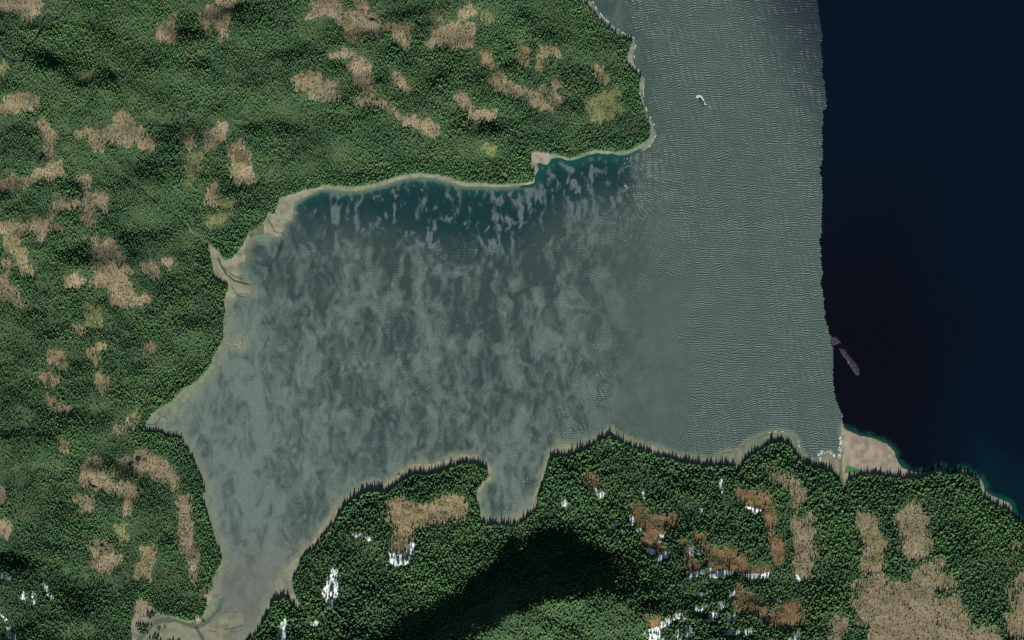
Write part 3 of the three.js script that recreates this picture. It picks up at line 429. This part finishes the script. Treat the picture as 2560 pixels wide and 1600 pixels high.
  ['tan', P(3, 3, 0, -90, 60, -60, 170, -30, 250, 0, 320, 100, 325, 200, 280, 270, 240, 250, 260, 170, 220, 70, 130, 70, 60, 0)],
  ['tan', P(3, 3, 210, 400, 360, 360, 430, 330, 430, 370, 330, 440, 450, 500, 420, 560, 440, 700, 400, 790, 380, 850, 360, 920, 300, 930, 260, 850, 280, 700, 260, 500, 210, 440)],
  ['tan', P(3, 3, 830, 310, 910, 330, 1020, 340, 1030, 430, 1060, 500, 1110, 600, 1120, 650, 1060, 680, 1080, 760, 1100, 820, 1000, 860, 880, 880, 910, 840, 900, 700, 930, 640, 920, 560, 850, 430)],
  ['tan', P(3, 3, 1180, 360, 1260, 320, 1290, 270, 1370, 220, 1430, 250, 1460, 340, 1530, 400, 1490, 430, 1510, 560, 1530, 650, 1500, 700, 1400, 740, 1280, 745, 1290, 640, 1270, 560, 1250, 430, 1210, 390)],
  ['russet', P(3, 3, 20, 560, 90, 560, 140, 650, 140, 750, 100, 780, 50, 700)],
  ['russet', P(3, 3, 20, 1310, 90, 1220, 200, 1170, 310, 1190, 330, 1260, 330, 1330, 240, 1400, 100, 1390, 30, 1400)],
  ['tan', P(3, 3, 600, 1350, 650, 1300, 740, 1350, 740, 1400, 680, 1450, 700, 1600, 590, 1600, 620, 1440)],
  ['tan', P(3, 3, 780, 1010, 860, 960, 1000, 900, 1100, 940, 1240, 990, 1340, 970, 1380, 880, 1480, 820, 1620, 770, 1680, 830, 1640, 870, 1650, 930, 1760, 910, 1770, 1010, 1740, 1030, 1650, 1020, 1570, 1070, 1560, 1120, 1650, 1140, 1800, 1100, 1820, 1230, 1740, 1300, 1760, 1330, 1850, 1250, 1890, 1310, 1880, 1390, 1860, 1460, 2000, 1400, 2060, 1370, 2130, 1420, 2200, 1512, 2230, 1640, 950, 1640, 960, 1400, 880, 1350, 840, 1270, 800, 1150, 870, 1130, 870, 1040, 800, 1030)],
  ['tan', P(3, 3, 2460, 840, 2370, 940, 2380, 1010, 2280, 1060, 2330, 1150, 2350, 1270, 2260, 1330, 2250, 1380, 2300, 1470, 2480, 1500, 2600, 1300, 2600, 860)],
  ['ochre', P(3, 3, 2335, 595, 2375, 640, 2360, 675, 2330, 640)],
];
const bogLook = { tan: 'dry tan bog clearing in the forest', gold: 'yellow-green mossy clearing in the forest', russet: 'rust-brown heath clearing on the mountain slope', ochre: 'ochre grassy clearing in the forest' };
const islandTrees = [P(3, 3, 1570, 1050, 1760, 1030, 1760, 1085, 1580, 1130), P(3, 3, 1570, 1340, 1610, 1318, 1665, 1390, 1620, 1425, 1580, 1390), P(3, 3, 1130, 1070, 1210, 1070, 1200, 1110, 1140, 1110), P(3, 3, 1210, 1210, 1320, 1170, 1320, 1220, 1220, 1240), P(3, 3, 1650, 860, 1740, 880, 1740, 910, 1660, 910), P(1, 0, 1830, 310, 1930, 305, 1930, 335, 1840, 330)].map((p) => p.map(toMap));
bogs.forEach(([m, poly], k) => {
  const q = poly.map(toMap), f = (x, y) => { let v = polySD(q, x, y) + 25 * (fbm(x / 8 + k, y / 13, 4) - 0.5) - 1.5; for (const t of islandTrees) v = Math.min(v, 3 - polySD(t, x, y)); return v; };
  structure(sheetOn(bbox(q, 20), (x, y) => f(x, y) + 8 + 8 * (noise(x / 5, y / 7 + k) - 0.5), 0.45, 640), M[m], 'bog_clearing', bogLook[m]).userData.group = `${m} clearings`;
  openUp(q, f);
});

// snow
const snows = [
  P(1, 3, 1255, 690, 1330, 715, 1400, 705, 1450, 640, 1470, 580, 1492, 590, 1488, 720, 1420, 795, 1320, 815, 1255, 770), P(1, 3, 710, 850, 760, 840, 775, 1000, 772, 1060, 715, 1200, 645, 1260, 675, 1180, 650, 1090, 625, 1075, 655, 960, 690, 900),
  P(1, 3, 915, 515, 1010, 500, 1025, 540, 1000, 530, 950, 535), P(1, 3, 1035, 540, 1095, 550, 1060, 580), P(1, 3, 540, 1340, 600, 1320, 580, 1375, 490, 1385), P(1, 3, 240, 1320, 280, 1320, 285, 1520, 195, 1520),
  P(0, 3, -30, 905, 40, 885, 110, 940, 90, 955, 20, 930), P(0, 3, 185, 1115, 205, 1045, 245, 1080, 235, 1135), P(0, 3, 412, 975, 450, 1005, 462, 1070, 498, 1110, 485, 1125, 425, 1040), P(0, 3, 305, 1040, 328, 1040, 335, 1165, 318, 1165), P(0, 3, 5, 1265, 65, 1320, 45, 1330), P(0, 3, 55, 1395, 100, 1395, 92, 1490, 55, 1485), P(0, 3, 128, 1455, 152, 1460, 150, 1512, 130, 1505),
  P(2, 3, 780, 85, 875, 130, 850, 165, 805, 160), P(2, 3, 475, 180, 525, 172, 522, 242, 478, 235), P(2, 3, 1228, 120, 1254, 115, 1245, 170), P(2, 3, 1115, 365, 1155, 358, 1145, 425, 1118, 420), P(2, 3, 935, 405, 985, 388, 990, 435, 960, 475), P(2, 3, 1030, 485, 1075, 520, 1060, 545), P(2, 3, 1135, 490, 1225, 455, 1170, 505), P(2, 3, 1400, 530, 1435, 512, 1422, 552), P(2, 3, 1370, 560, 1402, 590, 1385, 605),
  P(2, 3, 1245, 635, 1340, 655, 1355, 705, 1300, 695), P(2, 3, 1375, 745, 1440, 685, 1505, 645, 1505, 695, 1460, 728, 1370, 765), P(2, 3, 1955, -10, 1982, -10, 1988, 100, 2002, 132, 1962, 80), P(2, 3, 2215, 255, 2345, 288, 2300, 305), P(2, 3, 1765, 275, 1812, 268, 1800, 305),
  P(2, 3, 1680, 645, 1715, 638, 1705, 715, 1682, 712), P(2, 3, 1735, 690, 1805, 665, 1795, 702, 1750, 708), P(2, 3, 1650, 935, 1725, 868, 1830, 836, 1875, 838, 1862, 872, 1770, 895, 1720, 925), P(2, 3, 1870, 890, 2060, 850, 2098, 882, 1980, 920, 1885, 935), P(2, 3, 1808, 938, 1855, 926, 1855, 972, 1818, 982), P(2, 3, 2180, 892, 2419, 885, 2419, 925, 2240, 932),
  P(2, 3, 1725, 1085, 1855, 1065, 1800, 1105), P(2, 3, 1715, 1215, 1865, 1175, 1845, 1212, 1740, 1245), P(2, 3, 1415, 1350, 1520, 1265, 1645, 1262, 1635, 1305, 1520, 1318, 1480, 1378, 1405, 1388), P(2, 3, 1225, 1435, 1380, 1395, 1405, 1450, 1450, 1530, 1290, 1540, 1285, 1460, 1235, 1465), P(2, 3, 1535, 1415, 1605, 1415, 1600, 1530, 1545, 1500), P(2, 3, 1935, 1160, 2025, 1135, 2045, 1190, 1980, 1225), P(2, 3, 1995, 1335, 2135, 1265, 2135, 1300, 2020, 1375), P(2, 3, 2225, 1315, 2295, 1275, 2275, 1325), P(2, 3, 1995, 1430, 2265, 1405, 2265, 1475, 2180, 1445, 2050, 1465), P(2, 3, 1815, 1335, 1900, 1255, 1965, 1275, 1870, 1345), P(2, 3, 2335, 1325, 2395, 1370, 2360, 1385), P(2, 3, 1630, 1400, 1700, 1390, 1690, 1480, 1650, 1480), P(2, 3, 2040, 1060, 2100, 1040, 2100, 1080, 2050, 1100),
  P(3, 3, 160, 1530, 230, 1445, 315, 1425, 315, 1485, 235, 1530), P(3, 3, 75, 1130, 105, 1125, 100, 1150), P(3, 3, 265, 905, 310, 925, 300, 945),
];
const snowAt = [];
snows.forEach((poly, k) => {
  const q = poly.map(toMap), f = (x, y) => polySD(q, x, y) + 14 * (fbm(x / 4.5 + k * 3, y / 4.5, 4) - 0.5) - 0.3, b = bbox(q, 6);
  snowAt.push([b, f]);
  const g = sheetOn(b, (x, y) => f(x, y) + 1.5, 1.0, 200, 1); if (g) add(new THREE.Mesh(g, M.snow), 'snow_patch', { kind: 'structure', label: 'white patch of melting snow between the trees on the mountain', group: 'snow patches' });
});
const inSnow = (x, y) => { for (const [b, f] of snowAt) if (x > b[0] && x < b[2] && y > b[1] && y < b[3] && f(x, y) > 0.5) return true; return false; };
const ponds = [P(1, 0, 1060, 180, 1100, 170, 1150, 205, 1120, 195, 1080, 190), P(0, 2, 1290, 1290, 1330, 1295, 1310, 1340, 1285, 1315), P(0, 2, 1220, 1345, 1250, 1340, 1240, 1375, 1215, 1370), P(0, 3, 840, 0, 860, 40, 920, 65, 900, 75, 850, 50), P(0, 3, 940, 610, 980, 600, 970, 630)];
for (const p of ponds) { const q = p.map(toMap); structure(sheetOn(bbox(q, 5), (x, y) => polySD(q, x, y) + 1.4, 0.8, 60, 1), M.pond, 'pond', 'tiny black pool in a tan bog clearing').userData.group = 'bog pools'; }

// foam
{
  const foamF = (box, fn, label, lift = 0.25) => { const g = sheetOn(box, fn, lift, 40, 1, () => 0); if (g) add(new THREE.Mesh(g, M.foam), 'surf_foam', { kind: 'stuff', label, category: 'foam' }); };
  foamF([1466, -40, 1680, 376], (x, y) => { const d = -bil(sdLand, x, y); return 1.15 - Math.abs(d - 1.0 - 3 * noise(x / 14, y / 14)) - 2.6 * ss(0.34, 0.66, fbm(x / 7 + 4, y / 6, 2)); }, 'broken white surf along the straight eastern coast of the headland');
  foamF([2044, 1086, 2110, 1162], (x, y) => { const d = -bil(sdLand, x, y); return d < -2 ? -1 : 1.0 - 6 * (0.66 - fbm(x / 3.2, y / 3.2, 2)) - 0.16 * d; }, 'speckled white foam around the creek mouth gravel bar');
  foamF([1920, 1070, 2010, 1150], (x, y) => { const d = -bil(sdLand, x, y); return 1.0 - Math.abs(d - 1.3) - 3 * ss(0.35, 0.65, noise(x / 6, y / 6)); }, 'thin white surf along the curved beach of the wooded knoll');
  const arc = pairs([1744, 242, 1750, 241, 1755, 246, 1759, 252, 1763, 260, 1770, 264, 1778, 270]);
  foamF([1732, 230, 1796, 290], (x, y) => { const [d, a] = lineD(arc, x, y); return 4.4 - 0.48 * a - d - 1.2 * noise(x / 3, y / 3) * (a > 3 ? 2 : 0.6); }, 'white breaker curling around the lone rock in the bay', 0.5);
}

// ---------------------------------------------------------------- rocks
function reef(poly, top, m, name, data) {
  const b = bbox(poly, 4), g = sheetOn(b, (x, y) => polySD(poly, x, y) + 4 * (fbm(x / 4, y / 4, 3) - 0.5), -0.4, 30, 1, (x, y) => { const d = Math.max(0, polySD(poly, x, y) + 2); return Math.min(d * 0.45, top) * (0.35 + 1.3 * fbm(x / 3.2 + 7, y / 3.2, 4)); });
  return add(new THREE.Mesh(g, m), name, data);
}
reef(pairs([2078, 842, 2086, 840, 2093, 843, 2100, 852, 2104, 858, 2095, 859, 2085, 863, 2078, 862]), 3, M.rock, 'rock_reef', { label: 'flat purple-grey rock at the edge of the bay water', category: 'rock' });
const longReef = pairs([2097, 872, 2105, 872, 2114, 874, 2118, 884, 2126, 893, 2133, 901, 2142, 911, 2148, 922, 2149, 934, 2145, 941, 2137, 934, 2129, 922, 2122, 911, 2119, 903, 2109, 892, 2104, 882]);
reef(longReef, 4, M.rock, 'rock_reef', { label: 'long dark grey rock ridge standing in the black sea', category: 'rock' });
reef(pairs([2118, 900, 2126, 901, 2135, 907, 2132, 910, 2124, 906, 2120, 910]), 6.5, surf(alb([150, 146, 128]), rockTex), 'pale_rock', { label: 'pale cream rock on top of the long dark reef', category: 'rock' });
reef(pairs([1745, 244, 1752, 244, 1758, 252, 1762, 260, 1757, 266, 1752, 262, 1746, 256]), 3, surf(alb([74, 84, 76]), rockTex), 'sea_rock', { label: 'lone dark rock awash in the bay with white water round it', category: 'rock' });
[[2350, 1172, 5, 3], [2405, 1176, 7, 3], [2472, 1244, 5, 3.4], [2490, 1252, 6, 3], [2512, 1262, 6, 4], [2524, 1275, 5, 6]].forEach(([x, y, a, b]) => { const p = []; for (let k = 0; k < 9; k++) { const t = k / 9 * 6.283, r = 0.8 + 0.4 * noise(x + k * 3, y); p.push([x + a * r * Math.cos(t), y + b * r * Math.sin(t)]); } reef(p, 2.2, surf(alb([150, 142, 118]), rockTex), 'shore_rock', { label: 'pale ragged rock on the rough shore facing the dark sea', category: 'rock', group: 'rocks on the eastern shore' }); });

// ---------------------------------------------------------------- trees
const paint = (g, rgb) => { const n = g.attributes.position.count, a = new Float32Array(n * 3); for (let i = 0; i < n; i++) a.set(rgb, i * 3); g.setAttribute('color', new THREE.BufferAttribute(a, 3)); return g; };
function crownGeo(seed, layers, spikes, spread) { // whorls of drooping boughs, unit height
  const r = rng(seed), p = [];
  for (let l = 0; l < layers; l++) {
    const f = l / layers, top = 1 - f * 0.80 + (l ? 0.05 : 0), low = 1 - (f + 1.25 / layers) * 0.80, rad = spread * Math.pow((l + 1) / layers, 0.8), rim = [], off = r() * 6.28, lean = [(r() - 0.5) * 0.012, (r() - 0.5) * 0.012];
    for (let s = 0; s < spikes * 2; s++) { const a = off + s * Math.PI / spikes + (r() - 0.5) * 0.25, q = rad * (s % 2 ? 0.48 + 0.16 * r() : 0.82 + 0.42 * r()); rim.push([q * Math.cos(a) + lean[0], low + (s % 2 ? 0.05 : -0.02) + (r() - 0.5) * 0.03, q * Math.sin(a) + lean[1]]); }
    for (let s = 0; s < rim.length; s++) { const a = rim[s], b = rim[(s + 1) % rim.length]; p.push(0, top, 0, ...b, ...a); }
  }
  const g = new THREE.BufferGeometry(); g.setAttribute('position', new THREE.Float32BufferAttribute(p, 3)); g.computeVertexNormals(); return g;
}
const trunkGeo = () => { const g = new THREE.CylinderGeometry(0.006, 0.02, 0.6, 5, 1, true).toNonIndexed(); g.translate(0, 0.26, 0); g.deleteAttribute('uv'); return g; };
function shrubGeo(seed) { const r = rng(seed), g = new THREE.IcosahedronGeometry(0.5, 1), a = g.attributes.position, m = new Map(); for (let i = 0; i < a.count; i++) { const k = [a.getX(i), a.getY(i), a.getZ(i)].map((v) => v.toFixed(3)).join(); if (!m.has(k)) m.set(k, 0.7 + 0.6 * r()); const s = m.get(k); a.setXYZ(i, a.getX(i) * s, a.getY(i) * s + 0.4, a.getZ(i) * s); } g.deleteAttribute('uv'); g.computeVertexNormals(); return g; }
const bark = [0.55, 0.42, 0.34];
const kinds = [crownGeo(3, 6, 7, 0.19), crownGeo(8, 5, 6, 0.25), crownGeo(14, 7, 6, 0.155)];
const treeKinds = kinds.map((g) => mergeGeometries([paint(g.clone(), [1, 1, 1]), paint(trunkGeo(), bark)]));
const leafMat = new THREE.MeshStandardMaterial({ vertexColors: true, roughness: 1 });
const shrubMat = new THREE.MeshStandardMaterial({ roughness: 1 });

function treeTint(x, y, r) { // stands of different kinds of conifer, in patches
  const a = fbm(x / 46, y / 40, 4), b = fbm(x / 150 + 30, y / 130, 3), c = r(), p = a * 0.6 + b * 0.4;
  let g = [0.050, 0.127, 0.046];
  g = mix3(g, [0.072, 0.176, 0.050], ss(0.50, 0.64, p) * 0.7);
  g = mix3(g, [0.027, 0.092, 0.038], ss(0.49, 0.37, p) * 0.7);
  g = mix3(g, [0.098, 0.160, 0.052], 0.6 * ss(0.56, 0.70, fbm(x / 34 + 71, y / 30, 3)));
  if (c < 0.02) g = [0.10, 0.13, 0.085]; else if (c < 0.07) g = [0.070, 0.172, 0.050];
  const m = 0.74 + 0.54 * r(); return [g[0] * m, g[1] * m, g[2] * m];
}
const yards = [[518, 1478, 11, 14], [493, 1546, 7, 7], [505, 1494, 9, 7]];
function stand(region, sp, seed, size) {
  const r = rng(seed), out = [[], [], []];
  for (let y = -70; y < 1672; y += sp) for (let x = -90; x < 2650; x += sp) {
    const mx = x + (r() - 0.5) * sp * 1.25, my = y + (r() - 0.5) * sp * 1.25, q1 = r(), q2 = r(), q3 = r();
    if (!region(mx, my)) continue;
    const v = bil(sdVeg, mx, my); if (v < 0.6 || bil(sdLand, mx, my) < 2) continue;
    if (isCut(mx, my) || (mx > 2070 && mx < 2160 && meadowPolys.some((p) => polySD(p, mx, my) > -1))) continue;
    const c = clearAt(mx, my);
    if (c > -3 && q1 > 0.035 + 0.80 * ss(0.46, 0.58, fbm(mx / 10, my / 15, 3)) * ss(40, -3, c) + 0.30 * ss(4, -3, c)) continue;
    if (yards.some((w) => ((mx - w[0]) / w[2]) ** 2 + ((my - w[1]) / w[3]) ** 2 < 1)) continue;
    const near = c > -22 ? ss(-22, 0, c) : 0;
    const gap = ss(0.60, 0.72, fbm(mx / 21 + 40, my / 21, 3)) * (isSouth(mx, my) ? 0.3 : 0.65);
    if (q1 < 0.04 + 0.34 * near * near + gap && v > 8) continue;
    if ((inSnow(mx, my) || inSnow(mx, my - 7) || inSnow(mx, my - 14)) && q1 < 0.7) continue;
    const shore = my > 1080 && mx > 560 ? 0.3 * ss(22, 3, v) : 0.45 * ss(60, 8, v);
    let h = size * (0.58 + 0.72 * q2 * q2 + (q3 > 0.955 ? 0.45 : 0) + shore) * (1 - 0.25 * near) * (0.62 + 0.76 * fbm(mx / 85 + 12, my / 75, 3));
    if (c > 0) h *= 0.85;
    let t = treeTint(mx, my, r); if (near > 0) t = mix3(t, [0.125, 0.165, 0.062], near * 0.5 * q3);
    const k = near > 0.4 && q3 < 0.5 ? 2 : q3 < 0.45 ? 0 : q3 < 0.82 ? 1 : 2;
    out[k].push([mx, my, h, h * (0.88 + 0.35 * r()), r() * 6.283, t]);
  }
  return out;
}
const mm = new THREE.Matrix4(), mq = new THREE.Quaternion(), mv = new THREE.Vector3(), ms = new THREE.Vector3(), up = new THREE.Vector3(0, 1, 0), col = new THREE.Color();
function plant(list, geo, m, name, data, sink = 0.2) {
  const o = new THREE.InstancedMesh(geo, m, list.length);
  list.forEach(([x, y, h, w, a, t], i) => { mq.setFromAxisAngle(up, a); mm.compose(mv.set(wx(x), Math.max(0, heightAt(x, y)) * S - sink, wz(y)), mq, ms.set(w * S, h * S, w * S)); o.setMatrixAt(i, mm); o.setColorAt(i, col.setRGB(...t)); });
  add(o, name, { kind: 'stuff', ...data });
}
const isSouth = (x, y) => y > 1080 && x > 560;
const rim = [];
{ // the outermost trees crowd together along the southern shore
  const r = rng(303); for (let y = 1080; y < 1672; y += 3) for (let x = 560; x < 2650; x += 3) { const mx = x + (r() - 0.5) * 3, my = y + (r() - 0.5) * 3, v = bil(sdVeg, mx, my), q = r(); if (v < 0.5 || v > 6.5 || bil(sdLand, mx, my) < 2 || clearAt(mx, my) > -1 || isCut(mx, my) || meadowPolys.some((p) => polySD(p, mx, my) > -1) || !isSouth(mx, my) || q > 0.7) continue; const h = 8 + 6.5 * r(); rim.push([mx, my, h, h * (0.85 + 0.25 * r()), r() * 6.28, treeTint(mx, my, r)]); }
}
const northStand = stand((x, y) => !isSouth(x, y), 3.5, 101, 9.4), southStand = stand(isSouth, 4.5, 202, 14.2);
southStand[0].push(...rim);
const looks = ['pointed dark green spruces', 'broad mid green hemlocks', 'slim pale green cedars'];
looks.forEach((l, k) => { plant(northStand[k], treeKinds[k], leafMat, 'conifer_forest', { label: `${l} of the forest north and west of the bay`, category: 'forest' }); plant(southStand[k], treeKinds[k], leafMat, 'conifer_forest', { label: `${l} of the mountain forest south of the bay`, category: 'forest' }); });
{ // low scrub over the clearings
  const r = rng(77), out = [];
  for (let y = -60; y < 1660; y += 3.1) for (let x = -80; x < 2640; x += 3.1) {
    const mx = x + (r() - 0.5) * 3.6, my = y + (r() - 0.5) * 3.6, q = r(), c = clearAt(mx, my);
    if (c < -3 || bil(sdVeg, mx, my) < 2) continue;
    if (q > 0.30 + 0.65 * ss(0.44, 0.64, fbm(mx / 17 + 5, my / 22, 3)) * ss(40, 0, c)) continue;
    const w = 1.2 + 2.6 * r() * r(), g = r(); if (inSnow(mx, my) && q > 0.08) continue;
    out.push([mx, my, w * (0.7 + 0.6 * r()), w, r() * 6.28, g < 0.5 ? [0.068, 0.096, 0.036] : g < 0.7 ? [0.12, 0.12, 0.06] : [0.045, 0.085, 0.030]]);
  }
  plant(out, shrubGeo(5), shrubMat, 'bog_scrub', { label: 'low olive scrub scattered over the tan bog clearings', category: 'scrub' });
}

// single trees that stand apart
const crownMats = [[0.060, 0.104, 0.050], [0.075, 0.125, 0.052], [0.052, 0.090, 0.046]].map((c) => mat(c, 1)), barkMat = mat([0.07, 0.05, 0.04], 1);
const singleCrowns = [crownGeo(41, 8, 9, 0.20), crownGeo(42, 7, 8, 0.24), crownGeo(43, 9, 8, 0.17)], singleTrunk = trunkGeo();
const protos = singleCrowns.map((g, k) => { const o = new THREE.Group(), c = new THREE.Mesh(g, crownMats[k]), t = new THREE.Mesh(singleTrunk, barkMat); c.name = 'crown'; t.name = 'trunk'; o.add(t, c); return o; });
const tr = rng(909);
function singleTree([px, py], h, label, group) {
  const [x, y] = toMap([px, py]), o = protos[Math.floor(tr() * 3)].clone(), w = h * (0.9 + 0.3 * tr());
  o.position.set(wx(x), Math.max(0, heightAt(x, y)) * S - 0.1, wz(y)); o.rotation.y = tr() * 6.28; o.scale.set(w * S, h * S, w * S);
  add(o, 'spruce_tree', { label, category: 'tree', group });
}
for (const p of pairs([604.8, 853.6, 606.3, 859.6, 603.8, 866])) singleTree(p, 6, 'small dark spruce on the tiny sandy islet off the western shore', 'trees on the islet');
for (const [x, y, h] of [[349.6, 1528, 7], [344.2, 1532.5, 7], [398, 1577, 11], [394, 1574, 10], [400, 1572, 9], [396, 1568, 8], [412, 1571, 10], [383, 1551, 6], [482, 1561, 8], [488.5, 1559, 9], [506, 1556, 9], [509, 1552, 10], [504, 1549, 9], [510, 1557, 8]]) singleTree([x, y], h, 'lone dark spruce standing on the tan delta flats', 'lone trees on the delta');
const groves = [[pairs([340, 1560, 352, 1563, 378, 1560, 382, 1572, 366, 1588, 345, 1584, 338, 1572]), 46, 'dark spruce in the grove on the river delta inside the bend'], [pairs([368, 1532, 384, 1530, 391, 1538, 380, 1546, 366, 1550]), 22, 'dark spruce in the small clump beside the delta clearing'], [pairs([368, 1598, 376, 1588, 388, 1586, 402, 1594, 404, 1612, 366, 1612]), 30, 'dark spruce on the delta bank below the river bend'], [pairs([414, 1610, 424, 1598, 434, 1594, 446, 1600, 456, 1612]), 16, 'dark spruce in the wedge of trees on the outer delta']];
for (const [poly, n, label] of groves) { const b = bbox(poly, 0); let k = 0, tries = 0; while (k < n && tries++ < 900) { const x = mix(b[0], b[2], tr()), y = mix(b[1], b[3], tr()); if (polySD(poly, x, y) > 0) { singleTree([x, y], 9 + 4 * tr(), label, label.replace('dark spruce', 'spruces')); k++; } } }
function fringe(line, n, h, label, group) { let L = 0; const seg = line.slice(1).map((p, i) => { const d = Math.hypot(p[0] - line[i][0], p[1] - line[i][1]); L += d; return d; }); for (let k = 0; k < n; k++) { let s = (k + 0.2 + 0.6 * tr()) / n * L, i = 0; while (i < seg.length - 1 && s > seg[i]) s -= seg[i++]; const t = s / seg[i]; singleTree([mix(line[i][0], line[i + 1][0], t), mix(line[i][1], line[i + 1][1], t) + 0.5 * tr() - 0.8], h * (0.85 + 0.35 * tr()), label, group); } }
fringe(pairs([971, 1234, 1004, 1206, 1031, 1190, 1063, 1190, 1095, 1187, 1129, 1171, 1156, 1162, 1182, 1163, 1206, 1172, 1218, 1182]), 60, 13.5, 'tall spruce on the outer edge of the blunt wooded headland', 'edge trees of the blunt headland');
fringe(pairs([366, 1083, 397, 1083, 408, 1089, 414, 1096, 446, 1096]), 20, 13, 'tall spruce shading the muddy western cove', 'edge trees of the muddy cove');
fringe(pairs([2145, 1187, 2184, 1188, 2224, 1196, 2261, 1202, 2290, 1200, 2317, 1194]), 40, 12, 'tall spruce at the back of the smooth tan sand spit', 'edge trees behind the sand spit');
fringe(pairs([1864, 1152, 1890, 1133, 1920, 1117, 1946, 1109, 1966, 1112, 1979, 1126]), 26, 13, 'tall spruce on the edge of the wooded knoll beside the creek', 'edge trees of the knoll');

// ---------------------------------------------------------------- the cabins on the estuary shore
function house(px, py, w, l, wallH, roofH, roofRgb, wallRgb, turn, name, data) {
  const [x, y] = toMap([px, py]), o = new THREE.Group(), W = w * S / 2, L = l * S / 2;
  const wall = new THREE.Mesh(new THREE.BoxGeometry(2 * W - 1, wallH, 2 * L - 1.2), mat(wallRgb, 0.9)); wall.position.y = wallH / 2; wall.name = 'wall';
  const slab = (s) => { const len = Math.hypot(W, roofH), g = new THREE.BoxGeometry(len + 0.15, 0.25, 2 * L), m = new THREE.Mesh(g, mat(roofRgb, 0.85)); m.position.set(s * W / 2, wallH + roofH / 2, 0); m.rotation.z = -s * Math.atan2(roofH, W); m.name = 'roof'; return m; };
  const gs = new THREE.Shape([[-W + 0.6, 0], [W - 0.6, 0], [0, roofH - 0.35]].map((v) => new THREE.Vector2(...v)));
  for (const s of [-1, 1]) { const g = new THREE.Mesh(new THREE.ExtrudeGeometry(gs, { depth: 0.2, bevelEnabled: false }), wall.material); g.position.set(0, wallH + 0.002, s * (L - 0.72) - 0.1); g.name = 'gable'; o.add(g); }
  const cap = new THREE.Mesh(new THREE.BoxGeometry(0.5, 0.2, 2 * L + 0.1), mat(roofRgb.map((v) => v * 1.2), 0.8)); cap.position.y = wallH + roofH + 0.2; cap.name = 'ridge_cap';
  const door = new THREE.Mesh(new THREE.BoxGeometry(1.1, 2, 0.1), mat([0.2, 0.18, 0.15])); door.position.set(0, 1, L - 0.52); door.name = 'door';
  o.add(wall, slab(-1), slab(1), cap, door); o.position.set(wx(x), heightAt(x, y) * S + 0.3, wz(y)); o.rotation.y = turn; add(o, name, data);
}
house(517.6, 1478, 7, 13.2, 3.2, 2.6, alb([48, 36, 36]), [0.12, 0.09, 0.07], -0.03, 'cabin', { label: 'long cabin with a dark brown gable roof among shore trees', category: 'cabin' });
house(493, 1544.6, 3.6, 2.8, 2.2, 1.2, alb([140, 70, 60]), [0.3, 0.2, 0.16], 0.3, 'shed', { label: 'small shed with a red roof beside the river mouth', category: 'shed' });
{ const [x, y] = toMap([521.9, 1479]), o = new THREE.Group(); for (let k = 0; k < 10; k++) { const m = new THREE.Mesh(new THREE.BoxGeometry(1.3, 0.12, 1.5), mat(alb([176, 186, 184]), 0.8)); m.position.set(0, 0, (k - 4.5) * 1.62); m.name = 'plank'; o.add(m); } o.position.set(wx(x), heightAt(x, y) * S + 0.5, wz(y)); o.rotation.y = -0.03; add(o, 'boardwalk', { label: 'narrow pale boardwalk beside the long dark cabin', category: 'boardwalk' }); }
{ const [x, y] = toMap([493.2, 1549.6]), g = shrubGeo(12); g.scale(4.2, 1.3, 2.6); const m = new THREE.Mesh(g, mat([0.8, 0.8, 0.74], 0.7)); m.position.set(wx(x), heightAt(x, y) * S + 0.2, wz(y)); add(m, 'covered_pile', { label: 'small white covered pile in front of the red shed', category: 'pile' }); }
for (const [poly, label] of [[pairs([511, 1487, 520, 1485, 524, 1490, 530, 1489, 528, 1500, 518, 1502, 510, 1496]), 'pinkish bare yard below the long dark cabin'], [pairs([488, 1541, 498, 1539, 500, 1548, 497, 1556, 487, 1552]), 'pinkish bare yard around the red shed']]) structure(sheetOn(bbox(poly, 3), (x, y) => polySD(poly, x, y) + 2 * (noise(x / 3, y / 3) - 0.5), 0.6, 60, 1), surf(alb([178, 158, 138]), sandTex), 'yard', label);

let tri = 0; scene.traverse((o) => { if (o.isMesh && !o.isInstancedMesh) tri += (o.geometry.index?.count ?? o.geometry.attributes.position.count) / 3; });
console.log('objects', scene.children.length, 'triangles', Math.round(tri), 'trees', northStand.map((a) => a.length), southStand.map((a) => a.length));
renderer.render(scene, camera);
